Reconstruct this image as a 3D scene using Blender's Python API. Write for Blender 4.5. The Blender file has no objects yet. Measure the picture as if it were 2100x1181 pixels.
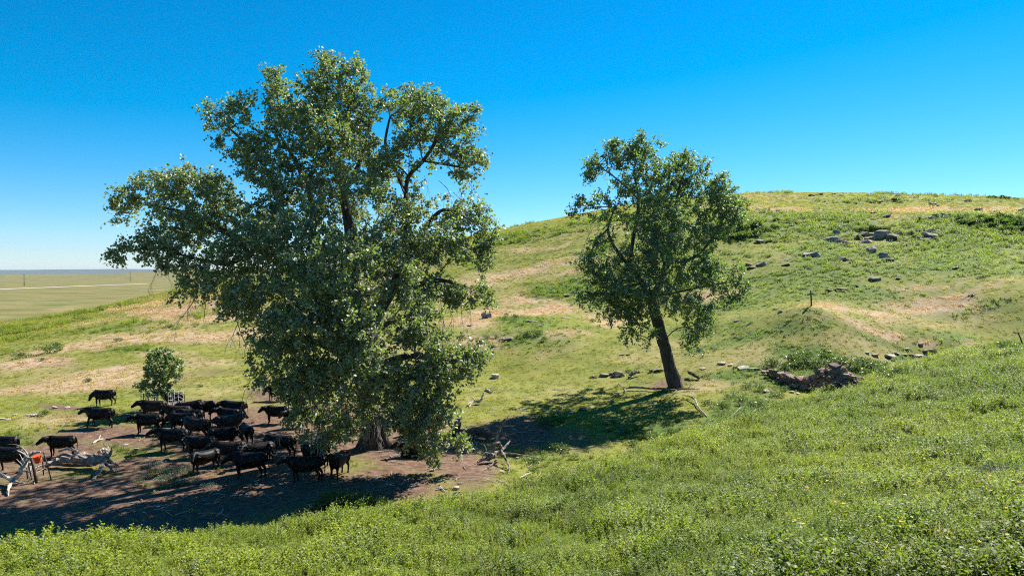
import bpy, bmesh, math, random
import numpy as np
from mathutils import Vector, Matrix, Euler

random.seed(11)
RNG = np.random.default_rng(11)
R = math.radians
scene = bpy.context.scene
COL = scene.collection

# ------------------------------------------------------------------ camera
CAM_Z = 10.0
F_PX, CX, HY = 1400.0, 1050.0, 560.0          # photo pixels: focal length, centre column, horizon row
cam_data = bpy.data.cameras.new('camera')
cam = bpy.data.objects.new('camera', cam_data)
COL.objects.link(cam)
cam.location = (0, 0, CAM_Z)
cam.rotation_euler = (R(90), 0, 0)
cam_data.sensor_width = 36.0
cam_data.lens = 36.0 * F_PX / 2100.0
cam_data.shift_y = -(590.5 - HY) / 2100.0
cam_data.clip_start = 0.1
cam_data.clip_end = 30000.0
scene.camera = cam

# ------------------------------------------------------------------ sky, sun, exposure
SUN_EL, SUN_AZ = 43.0, 41.0                    # degrees; azimuth clockwise from +Y (the view direction)
world = bpy.data.worlds.new('World')
scene.world = world
world.use_nodes = True
wn = world.node_tree.nodes
wl = world.node_tree.links
bg = wn['Background']
sky = wn.new('ShaderNodeTexSky')
sky.sky_type = 'NISHITA'
sky.sun_disc = False
sky.sun_elevation = R(SUN_EL)
sky.sun_rotation = R(SUN_AZ)
sky.altitude = 1200.0
sky.air_density = 1.0
sky.dust_density = 0.1
sky.ozone_density = 3.0
hs = wn.new('ShaderNodeHueSaturation')
hs.inputs['Hue'].default_value = 0.485
hs.inputs['Saturation'].default_value = 1.35
hs.inputs['Value'].default_value = 1.0
wl.new(sky.outputs[0], hs.inputs['Color'])
sep = wn.new('ShaderNodeVectorMath'); sep.operation = 'MULTIPLY_ADD'
sep.inputs[1].default_value = (0.95, 0.95, 1.17)          # deep clear-air blue of the whole sky
sep.inputs[2].default_value = (-0.72, 0.0, 0.0)
clip = wn.new('ShaderNodeVectorMath'); clip.operation = 'MAXIMUM'
wl.new(hs.outputs[0], sep.inputs[0]); wl.new(sep.outputs[0], clip.inputs[0])
wl.new(clip.outputs[0], bg.inputs['Color'])
bg.inputs['Strength'].default_value = 0.05

sun_data = bpy.data.lights.new('sun', 'SUN')
sun_data.energy = 5.0
sun_data.angle = R(0.53)
sun_data.color = (1.0, 0.95, 0.87)
sun = bpy.data.objects.new('sun', sun_data)
COL.objects.link(sun)
sun_dir = Vector((math.sin(R(SUN_AZ)) * math.cos(R(SUN_EL)), math.cos(R(SUN_AZ)) * math.cos(R(SUN_EL)), math.sin(R(SUN_EL))))
sun.rotation_euler = sun_dir.to_track_quat('Z', 'Y').to_euler()
sun.location = (60, 70, 90)

scene.view_settings.view_transform = 'Standard'
scene.view_settings.look = 'None'
scene.view_settings.gamma = 1.0
scene.view_settings.use_curve_mapping = False
scene.view_settings.exposure = 1.43
scene.cycles.max_bounces = 8
scene.cycles.transparent_max_bounces = 8
scene.cycles.volume_bounces = 0
scene.cycles.pixel_filter_type = 'BLACKMAN_HARRIS'
scene.cycles.filter_width = 1.1
scene.cycles.use_denoising = False
scene.cycles.sample_clamp_indirect = 4.0

# ------------------------------------------------------------------ helpers: noise
def _hash(ix, iy, seed):
    h = (ix.astype(np.int64) * 374761393 + iy.astype(np.int64) * 668265263 + seed * 1442695041) & 0x7fffffff
    h = ((h ^ (h >> 13)) * 1274126177) & 0x7fffffff
    h = (h ^ (h >> 16)) & 0x7fffffff
    return h / 0x7fffffff

def vnoise(x, y, seed=0):
    x = np.asarray(x, float); y = np.asarray(y, float)
    ix = np.floor(x); iy = np.floor(y)
    fx = x - ix; fy = y - iy
    fx = fx * fx * (3 - 2 * fx); fy = fy * fy * (3 - 2 * fy)
    a = _hash(ix, iy, seed); b = _hash(ix + 1, iy, seed)
    c = _hash(ix, iy + 1, seed); d = _hash(ix + 1, iy + 1, seed)
    return (a * (1 - fx) + b * fx) * (1 - fy) + (c * (1 - fx) + d * fx) * fy

def fbm(x, y, scale, octaves=4, seed=0, gain=0.5):
    v = np.zeros(np.broadcast(np.asarray(x), np.asarray(y)).shape); amp = 1.0; tot = 0.0; f = 1.0 / scale
    for o in range(octaves):
        v = v + amp * vnoise(np.asarray(x) * f + 17.3 * o, np.asarray(y) * f + 9.1 * o, seed + o)
        tot += amp; amp *= gain; f *= 2.03
    return v / tot

def sstep(a, b, x):
    t = np.clip((np.asarray(x, float) - a) / (b - a), 0, 1)
    return t * t * (3 - 2 * t)

# ------------------------------------------------------------------ terrain
class TPS:
    def __init__(self, pts, lam=0.4):
        p = np.array(pts, float)
        self.c = p[:, :2]; n = len(p)
        K = self._k(self.c)
        A = np.zeros((n + 3, n + 3))
        A[:n, :n] = K + lam * np.eye(n)
        A[:n, n] = 1; A[:n, n + 1:] = self.c
        A[n, :n] = 1; A[n + 1:, :n] = self.c.T
        b = np.zeros(n + 3); b[:n] = p[:, 2]
        self.w = np.linalg.solve(A, b)
    def _k(self, q):
        d2 = ((q[:, None, :] - self.c[None, :, :]) ** 2).sum(-1)
        return 0.5 * d2 * np.log(d2 + 1e-9)
    def __call__(self, x, y):
        x = np.asarray(x, float).ravel(); y = np.asarray(y, float).ravel()
        out = np.empty(len(x))
        n = len(self.c)
        for s in range(0, len(x), 20000):
            q = np.stack([x[s:s + 20000], y[s:s + 20000]], 1)
            out[s:s + 20000] = self._k(q) @ self.w[:n] + self.w[n] + q @ self.w[n + 1:]
        return out

def W(px, py, d):
    """photo pixel at a distance along the view axis -> world point"""
    return (d * (px - CX) / F_PX, d, CAM_Z - d * (py - HY) / F_PX)

_base = [W(*p) for p in [
    (120, 932, 38), (215, 830, 49), (450, 985, 33), (625, 985, 32.5), (760, 915, 39), (850, 930, 37),
    (1020, 945, 36.5), (700, 1045, 28.7), (300, 1090, 26.5), (0, 1105, 25.7), (1000, 1000, 31),
    (985, 820, 52), (1016, 768, 62), (1385, 795, 54), (1150, 870, 44.5), (1400, 850, 46), (1660, 800, 50),
    (1600, 825, 47), (1880, 728, 60), (2085, 714, 62), (1662, 627, 66), (1350, 640, 85), (1100, 600, 100),
    (1100, 680, 72), (985, 640, 90), (1800, 680, 63), (2000, 652, 69), (1850, 625, 74), (1960, 700, 61.5), (1560, 640, 71), (1720, 640, 67), (1750, 600, 78), (1500, 690, 66), (1450, 735, 60),
    (1650, 735, 57), (1560, 545, 95), (1760, 490, 112), (2000, 540, 88), (2090, 600, 72), (2050, 450, 125),
    (1900, 445, 125), (1600, 470, 118), (1750, 425, 150), (1520, 398, 180), (1700, 396, 185), (1900, 401, 180),
    (2100, 408, 170), (1350, 415, 176), (1190, 440, 170), (1020, 475, 160), (900, 508, 150), (800, 533, 145),
    (600, 566, 142), (470, 588, 142), (470, 640, 105), (400, 700, 78), (200, 720, 75), (300, 650, 100),
    (0, 692, 110), (70, 668, 120), (150, 648, 132), (230, 626, 146), (300, 607, 158), (0, 800, 60), (100, 800, 58), (550, 720, 72), (230, 645, 115)]]
_base += [(60, 260, 26), (150, 250, 26), (10, 250, 19), (-50, 240, 4), (-90, 230, 0), (-110, 120, -1.2), (-112, 160, -1.2),
          (-118, 190, -1), (-100, 108, -1.2), (-104, 140, -.6), (-150, 120, -1.3), (-150, 200, -1.5), (-150, 60, -.8), (-70, 35, -.4), (-120, 10, -1),
          (0, 5, -2), (20, 22, -2), (45, 32, -1), (-25, 3, -2), (0, -40, -2), (150, 120, 17), (110, 70, 9), (-210, 160, -1.5),
          (180, 190, 27), (-30, 15, -1), (-200, 260, -1.5)]
B_TPS = TPS(_base)
_crest_px = [(0, 1105, 15), (350, 1085, 16.5), (700, 1045, 18.5), (1000, 1010, 21), (1300, 925, 27), (1600, 832, 36),
             (1900, 732, 48), (2100, 690, 56)]
_crest = [W(*p) for p in _crest_px]
_fore = list(_crest) + [W(*p) for p in [(0, 1181, 11.5), (1050, 1181, 13), (2100, 1181, 9.6), (2100, 900, 22), (1500, 1000, 20),
                                        (1800, 1000, 17), (700, 1120, 15.5)]]
_fore += [(0, 0, 6.0), (-20, 0, 5.2), (20, 0, 7.4), (40, 20, 7.6), (62, 45, 7.5), (-28, 8, 4.4), (0, -40, 8), (-40, -30, 6.5), (60, 10, 9), (80, 80, 7)]
_fore = [(a, b, c - 0.33) for a, b, c in _fore]            # the weeds add their own height
F_TPS = TPS(_fore, 0.1)
_cl = np.array([(-60, -18)] + [(p[0], p[1]) for p in _crest] + [(90, 92)], float)

def crest_s(x, y):
    """signed distance past the brow of the near slope (positive = beyond it)"""
    x = np.asarray(x, float).ravel(); y = np.asarray(y, float).ravel()
    best = np.full(len(x), 1e9); sg = np.zeros(len(x))
    for a, b in zip(_cl[:-1], _cl[1:]):
        ab = b - a; L2 = ab @ ab
        t = np.clip(((x - a[0]) * ab[0] + (y - a[1]) * ab[1]) / L2, 0, 1)
        dx = x - (a[0] + t * ab[0]); dy = y - (a[1] + t * ab[1])
        d = np.hypot(dx, dy)
        cr = ab[0] * dy - ab[1] * dx
        m = d < best
        best = np.where(m, d, best); sg = np.where(m, np.sign(cr), sg)
    return best * sg

def plain(x, y):
    r = np.hypot(x, y)
    a = np.arctan2(x, y)
    z = -1.2 + sstep(450, 1200, r) * 2.0
    z = z + sstep(700, 2600, r) * (fbm(x, y, 900, 3, 5) - 0.45) * 16
    z = z + sstep(1100, 1700, r) * (1 - sstep(1900, 2600, r)) * sstep(-0.62, -0.40, a) * (1 - sstep(-.2, 0, a)) * 17
    ridge = 26 + 30 * (fbm(a * 900, r * 0.05, 130, 3, 21) - 0.4)
    z = z + sstep(4300, 6200, r) * ridge
    return z

def H(x, y):
    x = np.atleast_1d(np.asarray(x, float)).ravel(); y = np.atleast_1d(np.asarray(y, float)).ravel()
    b = B_TPS(x, y)
    b = b + 0.35 * (fbm(x, y, 9, 3, 3) - 0.5) * sstep(38, 70, np.hypot(x, y)) + 0.10 * (fbm(x, y, 2.2, 3, 7) - 0.5)
    s = crest_s(x, y)
    f = F_TPS(x, y) + 0.16 * (fbm(x, y, 3.0, 3, 9) - 0.5)
    f = f - np.where(s > 0, 0.56 * (np.sqrt(s * s + 1.0) - 1.0), 0)
    k = 0.5
    hh = np.clip(0.5 + 0.5 * (f - b) / k, 0, 1)
    near = b * (1 - hh) + f * hh + k * hh * (1 - hh)
    r = np.hypot(x, y)
    w = sstep(225, 330, r)
    return near * (1 - w) + plain(x, y) * w

_TS = np.concatenate([np.linspace(6, 80, 1500), np.geomspace(80.2, 9000, 1500)])
def G(px, py):
    """where the sight line of a photo pixel meets the ground"""
    x = _TS * (px - CX) / F_PX
    z = CAM_Z - _TS * (py - HY) / F_PX
    h = H(x, _TS)
    below = np.nonzero(z < h)[0]
    if len(below) == 0:
        return None
    i = max(below[0], 1)
    a = z[i - 1] - h[i - 1]; b = h[i] - z[i]
    t = _TS[i - 1] + (_TS[i] - _TS[i - 1]) * a / (a + b + 1e-9)
    xx = t * (px - CX) / F_PX
    return Vector((xx, t, float(H(xx, t)[0])))

def hz(x, y):
    return float(H(x, y)[0])

# ------------------------------------------------------------------ ground masks (patches of vegetation and bare soil, in world metres)
PATCH = {'dry': [], 'lush': [], 'dirt': []}
def patch(kind, px, py, rx, ry, s=1.0):
    c = G(px, py)
    if c is None: return
    n = G(px, py + ry); f = G(px, max(py - ry, 400))
    yn = n.y if n is not None else c.y * 0.95
    yf = f.y if f is not None else c.y * 1.1
    yf = min(yf, c.y * 1.7)
    yc = 0.5 * (yn + yf)
    if kind == 'dry' and px < 560: s *= 1.35
    PATCH[kind].append((c.x / c.y, yc, max(rx * c.y / F_PX, .3), max(0.5 * (yf - yn), .3), s))

for a in [(150, 790, 170, 16), (60, 752, 90, 13), (190, 712, 60, 10), (270, 692, 70, 11), (340, 672, 70, 12), (400, 645, 90, 18),
          (440, 612, 60, 12), (300, 640, 40, 6), (250, 632, 40, 5, .9), (330, 622, 40, 5, .8), (450, 692, 60, 12), (100, 722, 60, 8),
          (60, 800, 110, 10), (250, 760, 60, 10), (520, 690, 60, 20, .7), (420, 745, 60, 12, .5), (200, 660, 60, 5, .5),
          (1000, 694, 70, 16), (1085, 612, 70, 12), (1060, 640, 70, 10), (1135, 636, 60, 8), (1165, 690, 60, 11), (1242, 655, 45, 12),
          (1000, 572, 60, 9, .8), (1070, 556, 40, 6, .8), (1130, 541, 60, 5, .8), (960, 590, 50, 14), (1180, 560, 50, 5, .8),
          (1100, 506, 60, 5, .7), (1020, 640, 60, 12), (1150, 716, 60, 8, .5), (970, 660, 60, 14),
          (1900, 624, 110, 14, 1.1), (1800, 680, 48, 8, 1.3), (2000, 592, 90, 7, .9), (1700, 652, 80, 8, .7), (1480, 606, 50, 14),
          (1690, 627, 60, 7, .8), (1850, 432, 150, 7, .9), (1600, 430, 90, 5, .7), (2050, 432, 60, 7, .8), (1720, 541, 40, 5, .8),
          (1860, 531, 30, 7, .8), (1895, 703, 22, 7, 1.0), (1985, 702, 24, 7, .9), (1440, 600, 40, 16, .8), (1800, 650, 60, 8, .7),
          (1610, 528, 50, 5, .5), (1900, 586, 120, 4, .8), (1700, 660, 40, 5, .7), (1440, 795, 60, 9, .5), (1980, 640, 60, 8, .6),
          (120, 860, 90, 14, .5), (620, 640, 120, 25, .7), (700, 600, 100, 15, .7), (800, 560, 100, 10, .6), (350, 690, 90, 12, .8), (180, 770, 120, 10, .8), (330, 730, 60, 8, .6)]:
    patch('dry', *a)
for a in [(1150, 594, 62, 12, 1.3), (1850, 556, 210, 11, 1.1), (1800, 520, 200, 22, .8), (1640, 462, 130, 28, .9), (1980, 486, 140, 40, 1.),
          (1500, 470, 80, 22, 1.), (1650, 735, 70, 22, 1.2), (1480, 622, 60, 12, .9), (1560, 690, 150, 18, .9), (255, 716, 45, 7, 1.1),
          (1530, 838, 95, 28, 1.3), (1080, 690, 40, 9, 1.), (1060, 655, 40, 8, 1.), (1500, 775, 60, 14, 1.), (2000, 640, 100, 16, .6),
          (1780, 755, 60, 10, 1.2), (1600, 560, 90, 10, .8), (60, 676, 120, 5, .7), (230, 632, 60, 3, .6), (700, 1030, 90, 25, 1.1),
          (340, 985, 80, 40, .7), (290, 845, 60, 8, .3), (1100, 480, 90, 8, .6), (1130, 870, 40, 14, .8), (1330, 880, 90, 25, .8),
          (120, 590, 160, 3, .5), (60, 606, 60, 3, 1.0), (2050, 560, 80, 12, .9), (1120, 930, 70, 16, .6), (420, 640, 40, 8, .5),
          (1960, 690, 60, 10, .8), (1800, 700, 60, 10, .7), (1850, 740, 40, 8, .9), (1250, 600, 120, 30, .4), (1700, 560, 160, 26, .6), (1900, 540, 200, 30, .7), (1680, 775, 120, 22, 1.2), (1300, 450, 120, 14, .5), (1750, 600, 120, 10, .5)]:
    patch('lush', *a)
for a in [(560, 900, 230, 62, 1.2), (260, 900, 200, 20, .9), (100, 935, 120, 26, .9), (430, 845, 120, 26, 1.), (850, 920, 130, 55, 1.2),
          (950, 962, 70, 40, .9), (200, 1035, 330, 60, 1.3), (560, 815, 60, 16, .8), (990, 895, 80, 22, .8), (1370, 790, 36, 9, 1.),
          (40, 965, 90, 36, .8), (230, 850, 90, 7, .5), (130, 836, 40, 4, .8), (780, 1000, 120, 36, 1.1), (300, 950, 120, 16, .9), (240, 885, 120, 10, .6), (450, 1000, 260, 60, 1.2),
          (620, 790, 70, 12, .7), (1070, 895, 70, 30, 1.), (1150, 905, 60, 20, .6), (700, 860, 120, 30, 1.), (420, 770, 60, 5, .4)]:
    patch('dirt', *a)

def mask(kind, x, y):
    x = np.asarray(x, float); y = np.asarray(y, float)
    wx = x + 2.5 * (fbm(x, y, 5, 3, 31) - .5) * np.clip(y / 60, .4, 2); wy = y + 6 * (fbm(x, y, 7, 3, 41) - .5) * np.clip(y / 60, .4, 2)
    m = np.zeros(x.shape)
    for (sl, yc, rx, ry, s) in PATCH[kind]:
        e = ((wx - sl * y) / rx) ** 2 + ((wy - yc) / ry) ** 2
        m = np.maximum(m, s * np.exp(-0.75 * e * e))
    m = m * (y > 5)
    return m

def masks(x, y):
    s = crest_s(x, y)
    foreside = 1 - sstep(0.2, 2.2, s)
    dry = mask('dry', x, y); lush = mask('lush', x, y); dirt = mask('dirt', x, y)
    n = fbm(x, y, 14, 4, 51); n2 = fbm(x, y, 3.2, 4, 61)
    dry = np.clip(dry * (0.55 + 0.9 * n2) + sstep(0.58, 0.74, n) * 0.35 * (y > 45), 0, 1) * (1 - foreside)
    lush = np.clip(lush * (0.5 + n2) + sstep(.56, .75, fbm(x, y, 10, 4, 71)) * .5, 0, 1) * (1 - foreside)
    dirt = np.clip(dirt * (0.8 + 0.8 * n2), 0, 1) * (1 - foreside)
    return dry, lush, dirt, foreside

# ------------------------------------------------------------------ material helpers
def new_mat(name):
    m = bpy.data.materials.new(name); m.use_nodes = True
    nt = m.node_tree
    for n in list(nt.nodes): nt.nodes.remove(n)
    out = nt.nodes.new('ShaderNodeOutputMaterial')
    return m, nt, out

def bsdf(nt, rough=0.7, spec=0.3):
    b = nt.nodes.new('ShaderNodeBsdfPrincipled')
    b.inputs['Roughness'].default_value = rough
    b.inputs['Specular IOR Level'].default_value = spec
    return b

def tex_noise(nt, scale, detail=4, vec=None, rough=.55):
    n = nt.nodes.new('ShaderNodeTexNoise'); n.inputs['Scale'].default_value = scale
    n.inputs['Detail'].default_value = detail; n.inputs['Roughness'].default_value = rough
    if vec is not None: nt.links.new(vec, n.inputs['Vector'])
    return n

def ramp(nt, fac, stops):
    r = nt.nodes.new('ShaderNodeValToRGB'); nt.links.new(fac, r.inputs[0])
    el = r.color_ramp.elements
    while len(el) < len(stops): el.new(0.5)
    for e, (p, c) in zip(el, stops):
        e.position = p; e.color = (*c, 1)
    return r

def mixc(nt, fac, a, b, blend='MIX'):
    m = nt.nodes.new('ShaderNodeMix'); m.data_type = 'RGBA'; m.blend_type = blend
    for sock, v in ((m.inputs[0], fac), (m.inputs[6], a), (m.inputs[7], b)):
        if isinstance(v, (int, float)): sock.default_value = v
        elif isinstance(v, tuple): sock.default_value = (*v, 1)
        else: nt.links.new(v, sock)
    return m.outputs[2]

def bump(nt, height, strength, dist, target):
    b = nt.nodes.new('ShaderNodeBump'); b.inputs['Strength'].default_value = strength; b.inputs['Distance'].default_value = dist
    nt.links.new(height, b.inputs['Height']); nt.links.new(b.outputs[0], target.inputs['Normal'])

def rough_mat(name, stops, scale=3.0, rough=.85, bstr=.6, bdist=.03, bscale=None, stretch=None, spec=.2, rnd=0.25):
    """generic natural surface: noise colour, per-object tint, relief"""
    m, nt, out = new_mat(name)
    tc = nt.nodes.new('ShaderNodeTexCoord')
    vec = tc.outputs['Object']
    if stretch:
        mp = nt.nodes.new('ShaderNodeMapping'); mp.inputs['Scale'].default_value = stretch
        nt.links.new(vec, mp.inputs['Vector']); vec = mp.outputs[0]
    n1 = tex_noise(nt, scale, 6, vec)
    c = ramp(nt, n1.outputs[0], stops).outputs[0]
    if rnd:
        oi = nt.nodes.new('ShaderNodeObjectInfo')
        mr = nt.nodes.new('ShaderNodeMapRange'); mr.inputs['To Min'].default_value = 1 - rnd; mr.inputs['To Max'].default_value = 1 + rnd
        nt.links.new(oi.outputs['Random'], mr.inputs[0])
        cx = nt.nodes.new('ShaderNodeCombineXYZ')
        for k in range(3): nt.links.new(mr.outputs[0], cx.inputs[k])
        c = mixc(nt, 1.0, c, cx.outputs[0], 'MULTIPLY')
    b = bsdf(nt, rough, spec)
    nt.links.new(c, b.inputs['Base Color'])
    n2 = tex_noise(nt, bscale or scale * 4, 6, vec)
    bump(nt, n2.outputs[0], bstr, bdist, b)
    nt.links.new(b.outputs[0], out.inputs[0])
    return m

def attr(nt, name, kind='GEOMETRY'):
    a = nt.nodes.new('ShaderNodeAttribute'); a.attribute_type = kind; a.attribute_name = name
    return a

def leaf_mat(name, c_dark, c_light, trans, tfac=.4, rough=.42, spec=.5, tint=None, under=None, ior=1.5):
    m, nt, out = new_mat(name)
    rnd = attr(nt, 'rnd')
    c = mixc(nt, rnd.outputs['Fac'], c_dark, c_light)
    t = mixc(nt, rnd.outputs['Fac'], tuple(v * .8 for v in trans), trans)
    if under is not None:
        g = nt.nodes.new('ShaderNodeNewGeometry')
        c = mixc(nt, g.outputs['Backfacing'], c, under)
    if tint:
        ti = attr(nt, 'tint', 'INSTANCER')
        c = mixc(nt, 1.0, c, ti.outputs['Color'], 'MULTIPLY')
        t = mixc(nt, 1.0, t, ti.outputs['Color'], 'MULTIPLY')
    b = bsdf(nt, rough, spec)
    b.inputs['IOR'].default_value = ior
    nt.links.new(c, b.inputs['Base Color'])
    tr = nt.nodes.new('ShaderNodeBsdfTranslucent'); nt.links.new(t, tr.inputs['Color'])
    mx = nt.nodes.new('ShaderNodeMixShader'); mx.inputs[0].default_value = tfac
    nt.links.new(b.outputs[0], mx.inputs[1]); nt.links.new(tr.outputs[0], mx.inputs[2])
    nt.links.new(mx.outputs[0], out.inputs[0])
    return m

# ------------------------------------------------------------------ object helpers
def mesh_from(name, verts, faces, mat=None, smooth=False):
    me = bpy.data.meshes.new(name)
    verts = np.asarray(verts, np.float32).reshape(-1, 3)
    if isinstance(faces, np.ndarray):
        n, k = faces.shape
        me.vertices.add(len(verts)); me.vertices.foreach_set('co', verts.ravel())
        me.loops.add(n * k); me.loops.foreach_set('vertex_index', faces.astype(np.int32).ravel())
        me.polygons.add(n)
        me.polygons.foreach_set('loop_start', np.arange(0, n * k, k, dtype=np.int32))
        me.polygons.foreach_set('loop_total', np.full(n, k, dtype=np.int32))
        me.update(calc_edges=True)
    else:
        me.from_pydata([tuple(map(float, v)) for v in verts], [], faces)
        me.update()
    if smooth:
        me.polygons.foreach_set('use_smooth', np.ones(len(me.polygons), bool))
    if mat is not None: me.materials.append(mat)
    return me

def link(name, me, parent=None, loc=None, rot=None, scale=None):
    o = bpy.data.objects.new(name, me); COL.objects.link(o)
    if parent is not None: o.parent = parent
    if loc is not None: o.location = loc
    if rot is not None: o.rotation_euler = rot
    if scale is not None: o.scale = scale
    return o

def tag(o, label=None, cat=None, group=None, kind=None):
    if label: o['label'] = label
    if cat: o['category'] = cat
    if group: o['group'] = group
    if kind: o['kind'] = kind
    return o

def empty(name, loc, label, cat, group=None, rot=None):
    o = bpy.data.objects.new(name, None); COL.objects.link(o); o.location = loc
    o.empty_display_size = .3
    if rot is not None: o.rotation_euler = rot
    return tag(o, label, cat, group)

class Geo:
    """collects tubes, boxes and cards into one mesh"""
    def __init__(self): self.v = []; self.f = []
    def tube(self, pts, radii, k=6, cap=True, wob=0.0, rnd=random):
        pts = [Vector(p) for p in pts]; n = len(pts); base = len(self.v)
        if not isinstance(radii, (list, tuple)): radii = [radii] * n
        up = Vector((0.31, 0.22, 1)).normalized(); prev = None
        for i, p in enumerate(pts):
            d = (pts[min(i + 1, n - 1)] - pts[max(i - 1, 0)])
            if d.length < 1e-9: d = Vector((0, 0, 1))
            d.normalize()
            if prev is None:
                a = d.cross(up)
                if a.length < 1e-3: a = d.cross(Vector((1, 0, 0)))
                a.normalize()
            else:
                a = prev - d * prev.dot(d)
                if a.length < 1e-4: a = d.cross(Vector((1, 0, 0)))
                a.normalize()
            prev = a; b = d.cross(a)
            r = radii[i]
            rx, ry = (r if isinstance(r, (tuple, list)) else (r, r))
            for j in range(k):
                t = 2 * math.pi * j / k
                q = 1 + (rnd.uniform(-wob, wob) if wob else 0)
                self.v.append(p + a * (math.cos(t) * rx * q) + b * (math.sin(t) * ry * q))
        for i in range(n - 1):
            for j in range(k):
                o = base + i * k; q = base + (i + 1) * k
                self.f.append((o + j, o + (j + 1) % k, q + (j + 1) % k, q + j))
        if cap:
            self.f.append(tuple(base + j for j in range(k))[::-1])
            self.f.append(tuple(base + (n - 1) * k + j for j in range(k)))
        return self
    def box(self, c, s, m=None):
        base = len(self.v); c = Vector(c)
        for dx in (-.5, .5):
            for dy in (-.5, .5):
                for dz in (-.5, .5):
                    q = Vector((dx * s[0], dy * s[1], dz * s[2]))
                    if m is not None: q = m @ q
                    self.v.append(c + q)
        for q in ((0, 1, 3, 2), (4, 6, 7, 5), (0, 4, 5, 1), (2, 3, 7, 6), (0, 2, 6, 4), (1, 5, 7, 3)):
            self.f.append(tuple(base + i for i in q))
        return self
    def mesh(self, name, mat, smooth=True):
        return mesh_from(name, [tuple(v) for v in self.v], self.f, mat, smooth)

def set_rnd(me, vals):
    a = me.attributes.new('rnd', 'FLOAT', 'FACE')
    a.data.foreach_set('value', np.asarray(vals, np.float32))

# ------------------------------------------------------------------ ground sheet
def ground_material():
    m, nt, out = new_mat('prairie_ground')
    geo = nt.nodes.new('ShaderNodeNewGeometry'); P = geo.outputs['Position']
    dry = attr(nt, 'dry').outputs['Fac']; lush = attr(nt, 'lush').outputs['Fac']; dirt = attr(nt, 'dirt').outputs['Fac']; far = attr(nt, 'far').outputs['Fac']
    nA = tex_noise(nt, .35, 8, P, .65); nB = tex_noise(nt, 3.0, 6, P, .6); nC = tex_noise(nt, .045, 5, P, .6)
    g = ramp(nt, nA.outputs[0], [(.3, (.085, .105, .018)), (.5, (.165, .175, .034)), (.72, (.23, .205, .060))]).outputs[0]
    d = ramp(nt, nA.outputs[0], [(.3, (.21, .165, .07)), (.52, (.34, .24, .155)), (.75, (.42, .30, .22))]).outputs[0]
    l = ramp(nt, nB.outputs[0], [(.3, (.028, .055, .010)), (.6, (.085, .14, .02))]).outputs[0]
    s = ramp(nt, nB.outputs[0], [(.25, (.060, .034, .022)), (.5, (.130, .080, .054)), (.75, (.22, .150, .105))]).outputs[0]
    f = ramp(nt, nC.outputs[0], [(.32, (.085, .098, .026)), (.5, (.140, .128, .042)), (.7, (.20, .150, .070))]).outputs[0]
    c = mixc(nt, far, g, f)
    c = mixc(nt, attr(nt, 'ridge').outputs['Fac'], c, (.085, .10, .088))  # haze put into the ground colour: far ridges darker and cooler
    c = mixc(nt, dry, c, d)
    c = mixc(nt, lush, c, l)
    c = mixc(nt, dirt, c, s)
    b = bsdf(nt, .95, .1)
    nt.links.new(c, b.inputs['Base Color'])
    n2 = tex_noise(nt, 6.0, 8, P, .7)
    bump(nt, n2.outputs[0], .8, .10, b)
    nt.links.new(b.outputs[0], out.inputs[0])
    return m
MAT_GROUND = ground_material()

def build_ground():
    aa = np.concatenate([np.linspace(-180, -50, 40, endpoint=False), np.linspace(-50, 48, 420), np.linspace(48, 180, 40)[1:-1]])
    aa = np.radians(aa); na = len(aa)
    rr = np.concatenate([np.linspace(1.0, 8, 10), np.geomspace(8.4, 330, 330), np.geomspace(336, 9000, 170)]); nr = len(rr)
    A, Rr = np.meshgrid(aa, rr)
    X = (np.sin(A) * Rr).ravel(); Y = (np.cos(A) * Rr).ravel()
    Z = H(X, Y)
    verts = np.stack([X, Y, Z], 1)
    i, j = np.meshgrid(np.arange(nr - 1), np.arange(na), indexing='ij')
    j2 = (j + 1) % na
    q = np.stack([i * na + j, (i + 1) * na + j, (i + 1) * na + j2, i * na + j2], -1).reshape(-1, 4)[:, ::-1]
    c0 = len(verts)
    verts = np.vstack([verts, [[0, 0, hz(0, 0)]]])
    tri = np.array([[c0, k, (k + 1) % na, c0] for k in range(na)])
    me = mesh_from('ground', verts, q.astype(np.int32), MAT_GROUND, True)
    # small cap under the camera
    bm = bmesh.new(); bm.from_mesh(me); bm.verts.ensure_lookup_table()
    for k in range(na):
        try: bm.faces.new((bm.verts[c0], bm.verts[(k + 1) % na], bm.verts[k]))
        except ValueError: pass
    bmesh.ops.recalc_face_normals(bm, faces=bm.faces)
    if sum(f.normal.z for f in list(bm.faces)[:200]) < 0: bmesh.ops.reverse_faces(bm, faces=bm.faces)
    bm.to_mesh(me); bm.free()
    dry, lush, dirt, fs = masks(np.append(X, 0), np.append(Y, 0))
    r = np.append(np.hypot(X, Y), 0)
    lush = np.maximum(lush, fs * .8)
    fade = 1 - sstep(230, 420, r)
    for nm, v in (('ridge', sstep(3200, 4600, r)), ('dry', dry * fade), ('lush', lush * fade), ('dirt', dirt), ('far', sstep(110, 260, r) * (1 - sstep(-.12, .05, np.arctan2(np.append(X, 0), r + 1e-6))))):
        a = me.attributes.new(nm, 'FLOAT', 'POINT'); a.data.foreach_set('value', v.astype(np.float32))
    me.polygons.foreach_set('use_smooth', np.ones(len(me.polygons), bool))
    o = link('ground', me); tag(o, 'rolling prairie of green and tan grass with a grassy hill and bare dirt hollow', None, None, 'structure')
    return o
build_ground()

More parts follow.
